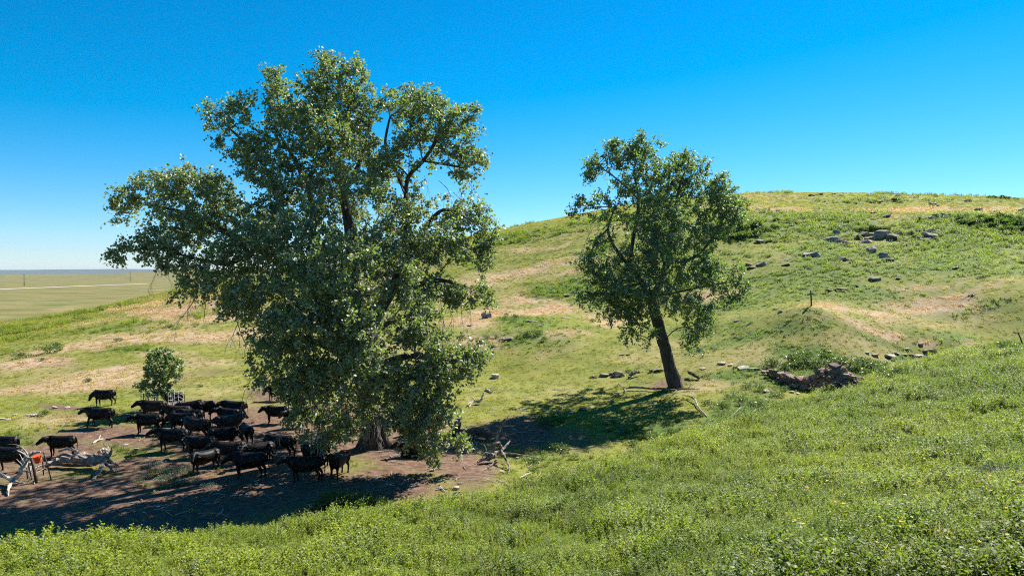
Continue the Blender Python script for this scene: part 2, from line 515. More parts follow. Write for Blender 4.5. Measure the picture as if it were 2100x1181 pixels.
# ------------------------------------------------------------------ trees
MAT_BARK = rough_mat('furrowed_bark', [(.3, (.030, .023, .019)), (.55, (.080, .064, .053)), (.8, (.15, .128, .108))], scale=5, rough=.95, bstr=1.0, bdist=.08,
                     bscale=9, stretch=(1.6, 1.6, .28), rnd=0)
MAT_TWIG = rough_mat('grey_twig_bark', [(.3, (.12, .10, .085)), (.7, (.25, .215, .185))], scale=4, rough=.9, bstr=.2, rnd=0)
MAT_DEADTWIG = rough_mat('dead_twig', [(.3, (.20, .17, .15)), (.7, (.42, .38, .34))], scale=4, rough=.85, bstr=.2, rnd=0)
MAT_LEAF = leaf_mat('cottonwood_leaf', (.050, .064, .022), (.135, .155, .050), (.29, .42, .055), .37, .60, .80, under=(.265, .26, .145), ior=1.65)
MAT_LEAF2 = leaf_mat('young_cottonwood_leaf', (.044, .064, .018), (.100, .135, .038), (.24, .41, .045), .36, .60, .75, under=(.19, .215, .115), ior=1.6)

def grow(nodes, parents, pts, alpha=0.35):
    """attach every point of a cloud to the nearest cheapest branch (greedy tree)"""
    nodes = [np.array(n, float) for n in nodes]; parents = list(parents)
    pl = [0.0] * len(nodes)
    for i, p in enumerate(parents):
        if p >= 0: pl[i] = pl[p] + np.linalg.norm(nodes[i] - nodes[p]) * .6
    n = len(pts)
    best = np.full(n, 1e9); who = np.zeros(n, int)
    for i, q in enumerate(nodes):
        d = np.linalg.norm(pts - q, axis=1); c = d + alpha * pl[i]
        m = c < best; best[m] = c[m]; who[m] = i
    alive = np.ones(n, bool)
    src = np.full(len(nodes), -1).tolist()
    for _ in range(n):
        b = np.where(alive, best, 1e9); i = int(b.argmin()); alive[i] = False
        nodes.append(pts[i]); parents.append(int(who[i])); src.append(i)
        k = len(nodes) - 1
        pl.append(pl[who[i]] + float(np.linalg.norm(pts[i] - nodes[who[i]])))
        d = np.linalg.norm(pts - pts[i], axis=1); c = d + alpha * pl[k]
        m = alive & (c < best); best[m] = c[m]; who[m] = k
    return np.array(nodes), parents

def branch_radii(nodes, parents, seedr, r0=.011, e=2.25):
    n = len(nodes); acc = np.zeros(n)
    kids = [[] for _ in range(n)]
    for i, p in enumerate(parents):
        if p >= 0: kids[p].append(i)
    r = np.zeros(n)
    for i in range(n - 1, -1, -1):
        s = sum(r[k] ** e for k in kids[i]) if kids[i] else 0
        r[i] = max((s + r0 ** e) ** (1 / e), seedr.get(i, 0))
        if i not in seedr: r[i] = min(r[i], .16)
    return r, kids

def add_branches(geo, nodes, parents, r, kids, rmin=0.0, rmax=9.0, start=0, rnd=random, wob=.0):
    done = set()
    order = list(range(len(nodes)))
    for i in order:
        if i in done: continue
        chain = []
        p = parents[i]
        if p >= 0: chain.append(p)
        k = i
        while True:
            chain.append(k); done.add(k)
            nx = [c for c in kids[k] if c not in done]
            if not nx: break
            k = max(nx, key=lambda c: r[c])
        if len(chain) < 2: continue
        rr = [float(r[c]) for c in chain]
        if p >= 0: rr[0] = min(rr[0], rr[1] * 1.25)
        pts = [Vector(nodes[c]) for c in chain]
        big = max(rr)
        if big < rmin or big >= rmax: continue
        # subdivide with a little crookedness
        P2 = [pts[0]]; R2 = [rr[0]]
        for a in range(len(pts) - 1):
            L = (pts[a + 1] - pts[a]).length
            if L > .5:
                m = (pts[a] + pts[a + 1]) * .5 + Vector((rnd.uniform(-1, 1), rnd.uniform(-1, 1), rnd.uniform(-1, 1))) * L * .07
                P2.append(m); R2.append(.5 * (rr[a] + rr[a + 1]))
            P2.append(pts[a + 1]); R2.append(rr[a + 1])
        kk = 10 if big > .25 else 7 if big > .09 else 5 if big > .035 else 3
        geo.tube(P2, R2, kk, True, wob if big > .1 else 0, rnd)

def leaf_cloud(name, base, outdir, mat, rng, twigs=4, leaves=16, lsize=.16, tl=(.35, .95), droop=.25, geo_twig=None, jitter=.12):
    """leaf sprays on short twigs at each branch end: kite-shaped leaves; returns the mesh"""
    n = len(base)
    B = np.repeat(base, twigs, 0); O = np.repeat(outdir, twigs, 0)
    m = len(B)
    D = O * .8 + rng.normal(0, .62, (m, 3)); D[:, 2] -= droop * rng.random(m)
    D /= np.linalg.norm(D, axis=1, keepdims=True)
    L = rng.uniform(tl[0], tl[1], m)
    if geo_twig is not None:
        for b, d, l in zip(B, D, L):
            geo_twig.tube([b, b + d * l * .5 + np.array([0, 0, .03 * l]), b + d * l], [.009, .006, .003], 3, False)
    P = np.repeat(B, leaves, 0); Dd = np.repeat(D, leaves, 0); Ll = np.repeat(L, leaves)
    N = len(P)
    t = rng.uniform(.22, 1.06, N) ** .8
    C = P + Dd * (t * Ll)[:, None] + rng.normal(0, jitter, (N, 3))
    nrm = rng.normal(0, 1, (N, 3)); nrm[:, 2] += .7; nrm[:, 1] -= .15
    nrm /= np.linalg.norm(nrm, axis=1, keepdims=True)
    ax = rng.normal(0, .8, (N, 3)) + Dd * .6; ax[:, 2] -= .5
    ax -= nrm * (ax * nrm).sum(1, keepdims=True); ax /= np.linalg.norm(ax, axis=1, keepdims=True) + 1e-9
    bx = np.cross(nrm, ax)
    s = lsize * rng.uniform(.65, 1.25, N)[:, None]
    w = .46
    fold = nrm * s * .10
    v = np.stack([C - ax * s * .5, C + bx * s * w - ax * s * .12 + fold, C + ax * s * .55, C - bx * s * w - ax * s * .12 + fold], 1).reshape(-1, 3)
    f = np.arange(4 * N, dtype=np.int32).reshape(-1, 4)
    me = mesh_from(name, v, f, mat, False)
    clump = np.repeat(rng.random(n), twigs * leaves)
    set_rnd(me, np.clip(.55 * clump + .45 * rng.random(N), 0, 1))
    return me

def lobes_to_points(lobes, d0, total, rng, zmin):
    """crown lobes (pixel centre, pixel radii, depth offset m, weight) -> points mostly in their outer shell"""
    vol = np.array([(a[2] * a[3]) ** .9 * (a[5] if len(a) > 5 else 1) for a in lobes]); vol = vol / vol.sum()
    out = []
    for a, w in zip(lobes, vol):
        n = max(4, int(round(total * w)))
        d = d0 + a[4]
        c = np.array(W(a[0], a[1], d)); rx = a[2] * d / F_PX; rz = a[3] * d / F_PX; ry = .5 * (rx + rz) * 1.05
        q = rng.normal(0, 1, (n, 3)); q /= np.linalg.norm(q, axis=1, keepdims=True)
        q *= (rng.random(n) ** (1 / 2.6))[:, None]
        p = c + q * np.array([rx, ry, rz]) * .93
        out.append(p)
    P = np.vstack(out)
    P[:, 2] = np.maximum(P[:, 2], zmin + .35)
    # thin near-duplicates
    keep = []; cell = {}
    for i, p in enumerate(P):
        key = tuple((p / .30).astype(int))
        if key in cell: continue
        cell[key] = 1; keep.append(i)
    return P[keep]

def build_tree(name, label, cat, base_px, skeleton, lobes, npts, seed, leafmat, lsize, twigs, leaves, bark_r, group=None, flutes=0, fk=1.0, r0=.011, tl=(.3, .85), jitter=.09, gaps=()):
    rng = np.random.default_rng(seed); rnd = random.Random(seed)
    g = G(*base_px); d0 = g.y
    root = empty(name, g, label, cat, group)
    off = np.array(g)
    nodes = []; parents = []; seedr = {}
    for line in skeleton:      # each: (parent index or -1, [(px,py,dy,radius), ...])
        p = line[0]
        for (px, py, dy, rr) in line[1]:
            nodes.append(np.array(W(px, py, d0 + dy))); parents.append(p); p = len(nodes) - 1; seedr[p] = rr
    pts = lobes_to_points(lobes, d0, npts, rng, g.z)
    for (gx, gy, grx, gry) in gaps:           # openings where the sky shows through between boughs
        px = CX + F_PX * pts[:, 0] / pts[:, 1]; py = HY - F_PX * (pts[:, 2] - CAM_Z) / pts[:, 1]
        pts = pts[((px - gx) / grx) ** 2 + ((py - gy) / gry) ** 2 > 1]
    ns = len(nodes)
    N, par = grow(nodes, parents, pts)
    r, kids = branch_radii(N, par, seedr, r0)
    Nl = N - off
    # trunk with main boughs
    trunk_set = [i for i in range(ns)]
    tg = Geo()
    for ci, line_start in enumerate(_chains(skeleton)):
        P = [Vector(Nl[i]) for i in line_start]; RR = [seedr[i] for i in line_start]
        if par[line_start[0]] >= 0:
            P.insert(0, Vector(Nl[par[line_start[0]]])); RR.insert(0, RR[0] * 1.02)
        P, RR = smooth_line(P, RR, 4)
        if ci == 0:
            tg.tube(P, RR, 14, True, .09, rnd)
        else:
            lg_ = Geo(); lg_.tube(P, RR, 12 if RR[0] > .2 else 8, True, .09, rnd)
            link('bough', lg_.mesh('bough', MAT_BARK), root)
    if flutes:
        b = Vector(Nl[0])
        for k in range(flutes):
            a = 2 * math.pi * k / flutes + rnd.uniform(-.25, .25); rad = seedr[0] * fk
            L = rad * rnd.uniform(1.2, 1.9)
            ca, sa = math.cos(a), math.sin(a)
            pts_ = [(ca * rad * .50, sa * rad * .50, rad * 2.6), (ca * rad * .62, sa * rad * .62, rad * 1.3), (ca * rad * .95, sa * rad * .95, rad * .45), (ca * L, sa * L, -.12)]
            P, RR = smooth_line([b + Vector(p) for p in pts_], [rad * .22, rad * .33, rad * .34, rad * .22], 3)
            tg.tube(P, RR, 8, True, .12, rnd)
    tr = link('trunk', tg.mesh('trunk', MAT_BARK), root)
    # finer branches
    bg_ = Geo()
    par2 = list(par)
    done_seed = set(range(ns))
    sub = Geo()
    add_branches_from(sub, Nl, par, r, kids, done_seed, rnd)
    tag(link('branches', sub.mesh('branches', MAT_TWIG), root), kind='stuff')
    ends = np.array([i for i in range(ns, len(N)) if r[i] < .055])
    outd = np.array([N[i] - N[par[i]] for i in ends]); outd /= np.linalg.norm(outd, axis=1, keepdims=True) + 1e-9
    ctr = N[ends].mean(0); rad = N[ends] - ctr; rad /= np.linalg.norm(rad, axis=1, keepdims=True) + 1e-9
    outd = outd * .6 + rad * .5
    tw = Geo()
    me = leaf_cloud('crown', Nl[ends], outd, leafmat, rng, twigs, leaves, lsize, tl, geo_twig=tw, jitter=jitter)
    link('crown', me, root)
    tag(link('twigs', tw.mesh('twigs', MAT_TWIG), root), kind='stuff')
    return root, N, r, len(me.polygons)

def _chains(skeleton):
    i = 0; out = []
    for line in skeleton:
        out.append(list(range(i, i + len(line[1])))); i += len(line[1])
    return out

def smooth_line(P, RR, k=4):
    """Catmull-Rom through the points"""
    P = [Vector(p) for p in P]; n = len(P); Q = []; S = []
    for i in range(n - 1):
        p0 = P[max(i - 1, 0)]; p1 = P[i]; p2 = P[i + 1]; p3 = P[min(i + 2, n - 1)]
        for j in range(k):
            t = j / k
            q = .5 * ((2 * p1) + (p2 - p0) * t + (2 * p0 - 5 * p1 + 4 * p2 - p3) * t * t + (3 * p1 - p0 - 3 * p2 + p3) * t ** 3)
            Q.append(q)
            a, b = RR[i], RR[i + 1]
            if isinstance(a, (tuple, list)): S.append((a[0] + (b[0] - a[0]) * t, a[1] + (b[1] - a[1]) * t))
            else: S.append(a + (b - a) * t)
    Q.append(P[-1]); S.append(RR[-1])
    return Q, S

def add_branches_from(geo, nodes, parents, r, kids, done, rnd):
    done = set(done)
    for i in range(len(nodes)):
        if i in done: continue
        chain = [parents[i]]; k = i
        while True:
            chain.append(k); done.add(k)
            nx = [c for c in kids[k] if c not in done]
            if not nx: break
            k = max(nx, key=lambda c: r[c])
        rr = [float(r[c]) for c in chain]; rr[0] = min(rr[0], rr[1] * 1.15)
        pts = [Vector(nodes[c]) for c in chain]
        P2 = [pts[0]]; R2 = [rr[0]]
        for a in range(len(pts) - 1):
            L = (pts[a + 1] - pts[a]).length
            if L > .6:
                m = (pts[a] + pts[a + 1]) * .5 + Vector((rnd.uniform(-1, 1), rnd.uniform(-1, 1), rnd.uniform(-.6, 1))) * L * .08
                P2.append(m); R2.append(.5 * (rr[a] + rr[a + 1]))
            P2.append(pts[a + 1]); R2.append(rr[a + 1])
        big = max(rr)
        geo.tube(P2, R2, 7 if big > .09 else 5 if big > .035 else 3, True, 0, rnd)

BIG_SKEL = [
    (-1, [(768, 925, 0, .80), (763, 880, 0, .66), (756, 830, 0, .60), (748, 770, 0, .55), (738, 700, .3, .52)]),             # 0-4
    (4, [(735, 640, .6, .40), (728, 580, 1.0, .36), (722, 520, 1.2, .33), (712, 440, 1.0, .28), (704, 395, 1, .25)]),        # 5-9
    (9, [(690, 350, .8, .18), (672, 290, .5, .14), (668, 220, .2, .09), (672, 165, 0, .05)]),                                 # 10-13
    (9, [(735, 340, 1.6, .15), (750, 290, 2.0, .11), (760, 230, 2.4, .07)]),                                                  # 14-16
    (4, [(770, 650, -.6, .36), (805, 590, -.8, .31), (830, 530, -.4, .29), (836, 460, 0, .22), (832, 400, .3, .18)]),         # 17-21
    (21, [(838, 362, .3, .13), (868, 330, 0, .11), (895, 285, -.3, .10), (905, 230, -.4, .06)]),                              # 22-25
    (21, [(812, 350, 1.2, .10), (790, 300, 1.8, .09), (800, 240, 2.0, .06)]),                                                 # 26-28
    (23, [(915, 338, -.4, .07), (955, 345, -.6, .05)]),                                                                       # 29-30
    (18, [(850, 585, -1.5, .17), (905, 575, -2, .12), (960, 590, -2.2, .07)]),                                                # 31-33
    (19, [(870, 470, .5, .14), (910, 430, .8, .10), (960, 450, .8, .06)]),                                                    # 34-36
    (4, [(690, 640, -1, .34), (640, 590, -1.6, .30), (590, 550, -1.8, .27), (530, 510, -1.6, .21), (460, 475, -1.2, .16), (390, 440, -.8, .11), (310, 420, -.4, .06)]),  # 37-43
    (40, [(470, 540, -2.5, .12), (400, 530, -3, .08), (320, 510, -3, .05), (262, 515, -3, .03)]),                             # 44-47
    (38, [(640, 500, -.5, .2), (640, 420, .2, .16), (610, 340, .4, .11), (570, 270, .6, .07)]),                               # 48-51
    (49, [(570, 380, -.6, .11), (520, 310, -.8, .08), (460, 255, -1, .045)]),                                                 # 52-54
    (3, [(690, 720, -3, .22), (640, 700, -4.5, .16), (580, 700, -5.5, .10)]),                                                 # 55-57
    (3, [(800, 740, -2.5, .20), (850, 730, -4, .14), (900, 740, -4.5, .09)]),                                                 # 58-60
    (2, [(700, 790, -2.5, .12), (650, 830, -4, .08), (600, 850, -4.5, .05)]),                                                 # 61-63
    (3, [(760, 700, 2.5, .22), (800, 660, 4.5, .15), (860, 640, 5.5, .08)]),                                                  # 64-66
]
BIG_LOBES = [  # px, py, rx, ry, depth offset, weight
    (682, 190, 72, 62, 0, 1), (592, 228, 55, 66, .5, 1), (640, 270, 90, 70, -1.5, .9), (735, 215, 48, 58, 1, .9), (700, 300, 100, 80, 2, .8), (672, 140, 40, 22, 0, 1.1), (720, 142, 28, 22, 0, 1.1), (562, 160, 12, 22, 0, 1.6),
    (452, 240, 34, 26, -1, 1.1), (500, 225, 24, 28, -1, 1.1), (505, 290, 62, 46, -1, 1), (545, 340, 70, 55, -1.5, .9), (800, 225, 50, 42, 2, .8), (845, 215, 34, 34, 0, .9),
    (885, 240, 62, 55, -.5, 1), (940, 268, 42, 42, -.6, 1), (965, 234, 26, 12, -.6, 1.4), (930, 330, 50, 46, -.6, .9), (968, 345, 26, 46, -.6, .9), (858, 300, 48, 48, .3, .9), (880, 378, 22, 16, 0, .8),
    (630, 370, 100, 75, -1.8, 1), (770, 370, 62, 55, 3, .6), (720, 400, 70, 60, -3, .5),
    (455, 415, 75, 50, -1, 1), (385, 385, 60, 42, -.6, 1), (330, 385, 42, 42, -.5, 1), (275, 410, 40, 36, -.4, 1.1), (243, 432, 22, 16, -.4, 1.4), (420, 470, 75, 50, -1.5, 1), (360, 450, 60, 45, -.8, 1),
    (330, 500, 55, 40, -2.8, .9), (283, 508, 38, 26, -3, 1), (243, 527, 24, 14, -3, 1.3), (430, 375, 28, 28, -.8, 1), (375, 545, 42, 40, -2.8, .8), (540, 440, 70, 60, -2, 1), (520, 520, 90, 70, -3.5, 1),
    (620, 500, 110, 90, -4.5, 1), (700, 470, 100, 70, 4.5, .8), (680, 560, 110, 80, -6, .9), (780, 520, 70, 80, -3, .7), (800, 450, 50, 50, 3, .7),
    (830, 430, 46, 46, -1.6, .8), (812, 330, 36, 46, -1, .8), (845, 500, 46, 40, -1.8, .8), (765, 330, 46, 46, -1.5, .8), (850, 400, 30, 24, 1, .7), (905, 430, 62, 36, .8, 1), (960, 450, 40, 40, .8, 1), (1000, 480, 25, 30, .8, 1.1), (985, 525, 22, 30, .5, .9), (890, 500, 62, 55, -1, .9), (945, 500, 50, 40, .4, .9),
    (450, 560, 70, 55, -3, .9), (385, 585, 28, 24, -3, .8), (540, 610, 85, 65, -4.5, 1), (600, 680, 80, 65, -6, 1), (500, 630, 40, 40, -4, .8), (560, 700, 50, 50, -5.5, .8),
    (690, 650, 110, 85, -6.5, 1), (730, 740, 100, 75, -6, 1), (650, 765, 62, 60, -5.5, 1), (800, 640, 80, 75, 4.5, .8), (820, 580, 60, 50, -4, .8),
    (885, 600, 62, 42, -2, 1), (950, 598, 42, 24, -2.2, .9), (990, 605, 22, 18, -2.2, 1), (880, 690, 75, 60, -4.5, 1), (900, 750, 72, 52, -4.8, 1.1), (965, 728, 40, 34, -4.6, 1.1), (840, 790, 75, 60, -5, 1),
    (850, 840, 62, 45, -5.2, .9), (890, 845, 45, 35, -5.2, .9), (770, 520, 110, 90, 9, .6), (790, 430, 70, 70, 7, .5), (840, 540, 70, 70, 8, .5), (700, 610, 110, 60, 9, .6), (800, 610, 90, 60, 8, .6), (730, 330, 60, 60, 5, .4), (868, 882, 42, 30, -5.4, .9), (905, 905, 30, 20, -5.4, .8), (945, 905, 16, 14, -5.4, 1), (880, 930, 22, 12, -5.4, .8), (790, 780, 55, 50, -4.5, .8),
    (640, 850, 55, 30, -4.2, .8), (690, 868, 40, 30, -4.2, .7), (545, 762, 32, 20, -5.3, .9), (640, 905, 26, 14, -4.2, .4), (700, 830, 60, 30, -4, .8), (755, 825, 60, 30, -4.5, .9), (720, 860, 40, 22, -5, .6), (810, 850, 40, 30, -5, .9), (620, 800, 50, 30, -4.5, .9), (760, 770, 70, 40, 4, .6), (600, 760, 60, 40, -5, .9), (655, 885, 50, 20, -4.2, .6)]
GAPS = [(908, 352, 20, 14), (900, 384, 32, 18), (872, 415, 26, 10), (788, 290, 10, 26), (505, 395, 26, 18), (920, 655, 26, 34), (735, 345, 14, 16), (700, 470, 16, 14), (820, 395, 16, 14), (760, 455, 12, 18), (890, 555, 22, 12), (640, 330, 12, 10), (845, 470, 10, 18)]
big_tree, BN, BR, nb = build_tree('cottonwood_tree', 'tallest cottonwood with broad shaggy crown shading the black herd', 'tree', (766, 917), BIG_SKEL, BIG_LOBES,
                                  3050, 5, MAT_LEAF, .155, 4, 15, .8, 'cottonwood trees in the hollow', flutes=7, gaps=GAPS)

TREE2_SKEL = [
    (-1, [(1386, 799, 0, .60), (1374, 755, 0, .50), (1360, 700, 0, .46), (1346, 650, 0, .43), (1334, 608, 0, .40)]),     # 0-4
    (4, [(1318, 580, -.5, .22), (1290, 545, -.8, .16), (1262, 510, -1, .13), (1247, 470, -1.2, .09), (1262, 425, -1.2, .05)]),   # 5-9
    (8, [(1222, 495, -1.5, .06), (1205, 540, -1.8, .04)]),                                                                        # 10-11
    (4, [(1352, 585, .6, .28), (1368, 540, 1, .24), (1378, 480, 1.2, .19), (1385, 420, 1.2, .13), (1400, 360, 1.2, .07)]),         # 12-16
    (13, [(1420, 530, .2, .13), (1460, 490, 0, .08), (1490, 430, 0, .05)]),                                                       # 17-19
    (6, [(1300, 480, .8, .15), (1310, 410, 1.2, .11), (1300, 350, 1.2, .07), (1318, 305, 1, .04)]),                               # 20-23
    (21, [(1268, 370, .5, .06), (1235, 345, .2, .04)]),                                                                           # 24-25
    (4, [(1385, 600, -1, .09), (1430, 590, -1.5, .06), (1485, 580, -1.6, .05)]),                                                  # 26-28
    (2, [(1385, 676, -.3, .045), (1412, 672, -.6, .035), (1430, 690, -.8, .02)]),                                                 # 29-31
    (5, [(1270, 590, -1.4, .10), (1235, 590, -1.8, .07)]),                                                                        # 32-33
    (9, [(1225, 425, -1.2, .04), (1190, 432, -1.2, .02)])]                                                                        # 34-35
TREE2_LOBES = [
    (1318, 312, 40, 26, .8, 1.1), (1316, 288, 16, 12, .8, 1.6), (1275, 325, 42, 32, .5, 1.1), (1232, 348, 38, 24, .2, 1.1), (1262, 303, 14, 12, .4, 1.4), (1330, 370, 85, 52, 0, 1), (1400, 345, 42, 28, 1, 1.1), (1385, 390, 60, 52, 2, 1), (1400, 320, 14, 10, 1, 1.3),
    (1440, 395, 52, 46, .3, 1), (1443, 352, 14, 12, .3, 1.4), (1482, 385, 28, 30, 0, 1.1), (1497, 430, 28, 34, 0, 1.1), (1470, 450, 44, 40, 0, 1), (1245, 425, 46, 30, -1, .8), (1200, 420, 18, 14, -1.2, 1.2), (1185, 436, 12, 8, -1.2, 1.6),
    (1340, 450, 75, 60, -1.8, .9), (1350, 440, 70, 50, 3, .7), (1425, 480, 62, 52, .3, 1), (1240, 480, 34, 36, -1.5, 1), (1285, 600, 60, 40, -3, .9), (1360, 610, 50, 30, -3, .8), (1215, 545, 36, 36, -1.8, 1), (1212, 598, 32, 28, -1.8, 1.1), (1300, 560, 70, 55, -2.6, .9), (1350, 520, 60, 50, -3, .8),
    (1410, 555, 70, 46, -1, 1), (1470, 570, 44, 28, -1.6, 1), (1510, 585, 22, 18, -1.6, 1.2), (1515, 552, 12, 10, -1.6, 1), (1255, 630, 42, 28, -1.8, 1), (1310, 640, 40, 36, -1.6, 1), (1295, 682, 22, 20, -1.6, .9), (1330, 680, 16, 22, -1.4, .7), (1415, 625, 46, 30, -1, 1),
    (1425, 668, 38, 34, -.8, 1), (1420, 705, 22, 16, -.8, 1), (1448, 640, 16, 22, -.8, 1), (1490, 605, 26, 14, -1.6, 1), (1330, 590, 70, 50, 5, .6), (1275, 550, 50, 50, 4, .5), (1415, 550, 60, 50, 4.5, .6), (1350, 480, 70, 60, 5.5, .5)]
tree2, TN, TR2, nt2 = build_tree('cottonwood_tree', 'smaller leaning cottonwood with a bare trunk rooted at the foot of the hill', 'tree', (1386, 795), TREE2_SKEL, TREE2_LOBES,
                                 1250, 8, MAT_LEAF2, .165, 4, 15, .6, 'cottonwood trees in the hollow', flutes=6, fk=.78, tl=(.35, .95),
                                 gaps=[(1228, 470, 26, 20), (1268, 458, 10, 20), (1220, 395, 34, 10)])

SAP_SKEL = [(-1, [(322, 842, 0, .075), (323, 810, 0, .062), (328, 780, 0, .05), (334, 745, 0, .03)]), (1, [(305, 795, -.2, .025), (288, 788, -.3, .015)]), (2, [(345, 760, .2, .02), (358, 742, .2, .012)])]
SAP_LOBES = [(315, 728, 12, 14, 0, 1.2), (340, 728, 16, 14, 0, 1.2), (356, 745, 18, 18, .2, 1), (330, 755, 26, 20, -.3, 1), (345, 770, 24, 18, .4, 1), (308, 745, 14, 14, -.3, 1), (318, 780, 28, 14, -.5, 1), (295, 787, 20, 12, -.3, 1.1), (318, 802, 22, 12, 0, .9), (335, 795, 14, 10, .3, .9), (345, 800, 12, 6, .3, .8), (328, 822, 14, 12, -.3, .5)]
sapling, _, _, ns3 = build_tree('sapling_tree', 'small bushy sapling growing inside a wire guard among the cows', 'tree', (322, 842), SAP_SKEL, SAP_LOBES,
                                190, 21, MAT_LEAF2, .16, 3, 9, .1, None, tl=(.15, .45), jitter=.06, r0=.006)

# dead twigs and hanging dead branches of the big tree
def twig_spray(geo, p, d, L, r, depth, rnd, droop=.5):
    pts = [Vector(p)]; d = Vector(d).normalized()
    n = 5
    for i in range(n):
        d = (d + Vector((rnd.uniform(-.28, .28), rnd.uniform(-.28, .28), rnd.uniform(-.25, .1) - droop * .22))).normalized()
        pts.append(pts[-1] + d * (L / n))
        if depth > 0 and i >= 1 and rnd.random() < .8:
            e = (d + Vector((rnd.uniform(-.8, .8), rnd.uniform(-.8, .8), rnd.uniform(-.6, .3)))).normalized()
            twig_spray(geo, pts[-1], e, L * rnd.uniform(.35, .65), r * .55, depth - 1, rnd, droop)
    geo.tube(pts, [r * (1 - .75 * i / n) for i in range(n + 1)], 4 if r > .015 else 3, False)

rt = random.Random(31)
dg = Geo(); og = Vector(big_tree.location)
for (px, py, dy, dx, dz, L, r) in [(405, 600, -3, -.05, -1, 1.7, .03), (420, 590, -3, .1, -1, 1.5, .03), (395, 585, -3, -.3, -1, 1.3, .025), (482, 640, -5, -.05, -1, 2.2, .03), (490, 660, -5, -.4, -1, 1.5, .025),
                                   (905, 600, -2.2, .05, -1, 2.0, .035), (912, 590, -2.2, .1, -1, 2.4, .03), (965, 600, -2.2, 0, -1, 1.7, .02), (940, 610, -2.2, .2, -1, 1.5, .02), (985, 490, .5, .2, -1, 1.6, .02),
                                   (900, 370, -.3, .6, -.7, 1.8, .025), (930, 395, -.5, .5, -.6, 1.4, .02), (870, 360, 0, .5, -.9, 1.5, .02), (570, 730, -5.3, -.7, -.7, 2.2, .035), (560, 740, -5.3, -.6, -.8, 2.0, .03), (545, 720, -5.3, -.2, -1, 1.6, .02),
                                   (640, 800, -4.3, -.4, -1, 2.4, .035), (660, 860, -4.5, -.1, -1, 2.4, .035), (650, 890, -5, 0, -1, 1.9, .03), (700, 850, -4, -.5, -.8, 1.8, .03), (600, 850, -4.4, -.6, -.6, 1.9, .03),
                                   (730, 640, -6.8, .2, -1, 2, .03), (740, 700, -7, -.2, -1, 1.8, .03), (650, 420, -4.8, -.2, -1, 1.8, .03), (640, 450, -5, .2, -1, 1.8, .03), (690, 760, -6.2, .1, -1, 2., .025), (820, 560, -4.5, .1, -1, 2., .025),
                                   (870, 760, -5.6, 0, -1, 1.8, .02), (600, 600, -5.5, -.2, -1, 2, .025), (380, 470, -2, -.7, -.5, 1.8, .02), (330, 545, -3, -.4, -.9, 1.2, .018), (770, 660, -6, .2, -1, 2, .025), (340, 530, -3, .3, -1, 1.1, .018)]:
    d0 = big_tree.location.y
    twig_spray(dg, Vector(W(px, py, d0 + dy)) - og, (dx, rt.uniform(-.4, .2), dz), L, r, 2, rt)
for k in range(46):            # dead suckers matted round the foot of the trunk
    a = rt.uniform(0, 2 * math.pi); h = rt.uniform(.6, 2.4)
    if math.sin(a) > .5: a = -a
    rr = .70; P = []
    for i in range(6):
        t = i / 5; q = rr * (1.22 - .25 * (1 - t) + .16 * t * t) + rt.uniform(-.02, .05)
        aa = a + rt.uniform(-.1, .1) + .25 * t * rt.uniform(-1, 1)
        P.append(Vector((math.cos(aa) * q * .92, math.sin(aa) * q, h * (1 - t) + .02)))
    dg.tube(P, [.016, .016, .015, .013, .010, .006], 3, False)
tag(link('dead_twigs', dg.mesh('dead_twigs', MAT_DEADTWIG), big_tree), kind='stuff')
dg2 = Geo(); og2 = Vector(tree2.location)
for (px, py, dy, dx, dz, L, r) in [(1215, 470, -1.6, -.5, -.9, 2.2, .03), (1230, 500, -1.6, -.6, -.7, 2.2, .03), (1250, 440, -1.4, -.6, -.8, 2.4, .03), (1445, 640, -.9, .5, -.9, 1.8, .02), (1440, 655, -1, .5, -.8, 2., .02), (1345, 590, -1.6, .05, .9, 1.6, .04), (1420, 560, -1.8, .4, -.8, 2, .02), (1222, 540, -2, -.5, -.8, 2, .025)]:
    twig_spray(dg2, Vector(W(px, py, tree2.location.y + dy)) - og2, (dx, rt.uniform(-.4, .2), dz), L, r, 2, rt)
tag(link('dead_twigs', dg2.mesh('dead_twigs', MAT_DEADTWIG), tree2), kind='stuff')
print('leaves', nb, nt2, ns3, 'branch nodes', len(BN), len(TN))

# ------------------------------------------------------------------ cattle
def hide_mat(name, c1, c2, spec=.14, rough=.5, patchc=None):
    m, nt, out = new_mat(name)
    tc = nt.nodes.new('ShaderNodeTexCoord')
    n = tex_noise(nt, 5, 5, tc.outputs['Object'])
    c = ramp(nt, n.outputs[0], [(.35, c1), (.7, c2)]).outputs[0]
    if patchc:
        sx = nt.nodes.new('ShaderNodeSeparateXYZ'); nt.links.new(tc.outputs['Object'], sx.inputs[0])
        n3 = tex_noise(nt, 9, 3, tc.outputs['Object'])
        a = nt.nodes.new('ShaderNodeMath'); a.operation = 'MULTIPLY_ADD'
        nt.links.new(n3.outputs[0], a.inputs[0]); a.inputs[1].default_value = .5; nt.links.new(sx.outputs[0], a.inputs[2])
        mr = nt.nodes.new('ShaderNodeMapRange'); mr.inputs[1].default_value = 1.30; mr.inputs[2].default_value = 1.42
        nt.links.new(a.outputs[0], mr.inputs[0])
        c = mixc(nt, mr.outputs[0], c, patchc)
    b = bsdf(nt, rough, spec)
    b.inputs['Sheen Weight'].default_value = .0
    nt.links.new(c, b.inputs['Base Color'])
    n2 = tex_noise(nt, 60, 3, tc.outputs['Object'])
    bump(nt, n2.outputs[0], .25, .01, b)
    nt.links.new(b.outputs[0], out.inputs[0])
    return m
MAT_COW = hide_mat('black_hide', (.0035, .0028, .0025), (.010, .0072, .0058))
MAT_COW_BROWN = hide_mat('dark_brown_hide', (.010, .007, .006), (.034, .020, .014))
MAT_COW_RED = hide_mat('red_brown_hide', (.085, .030, .014), (.15, .060, .028))
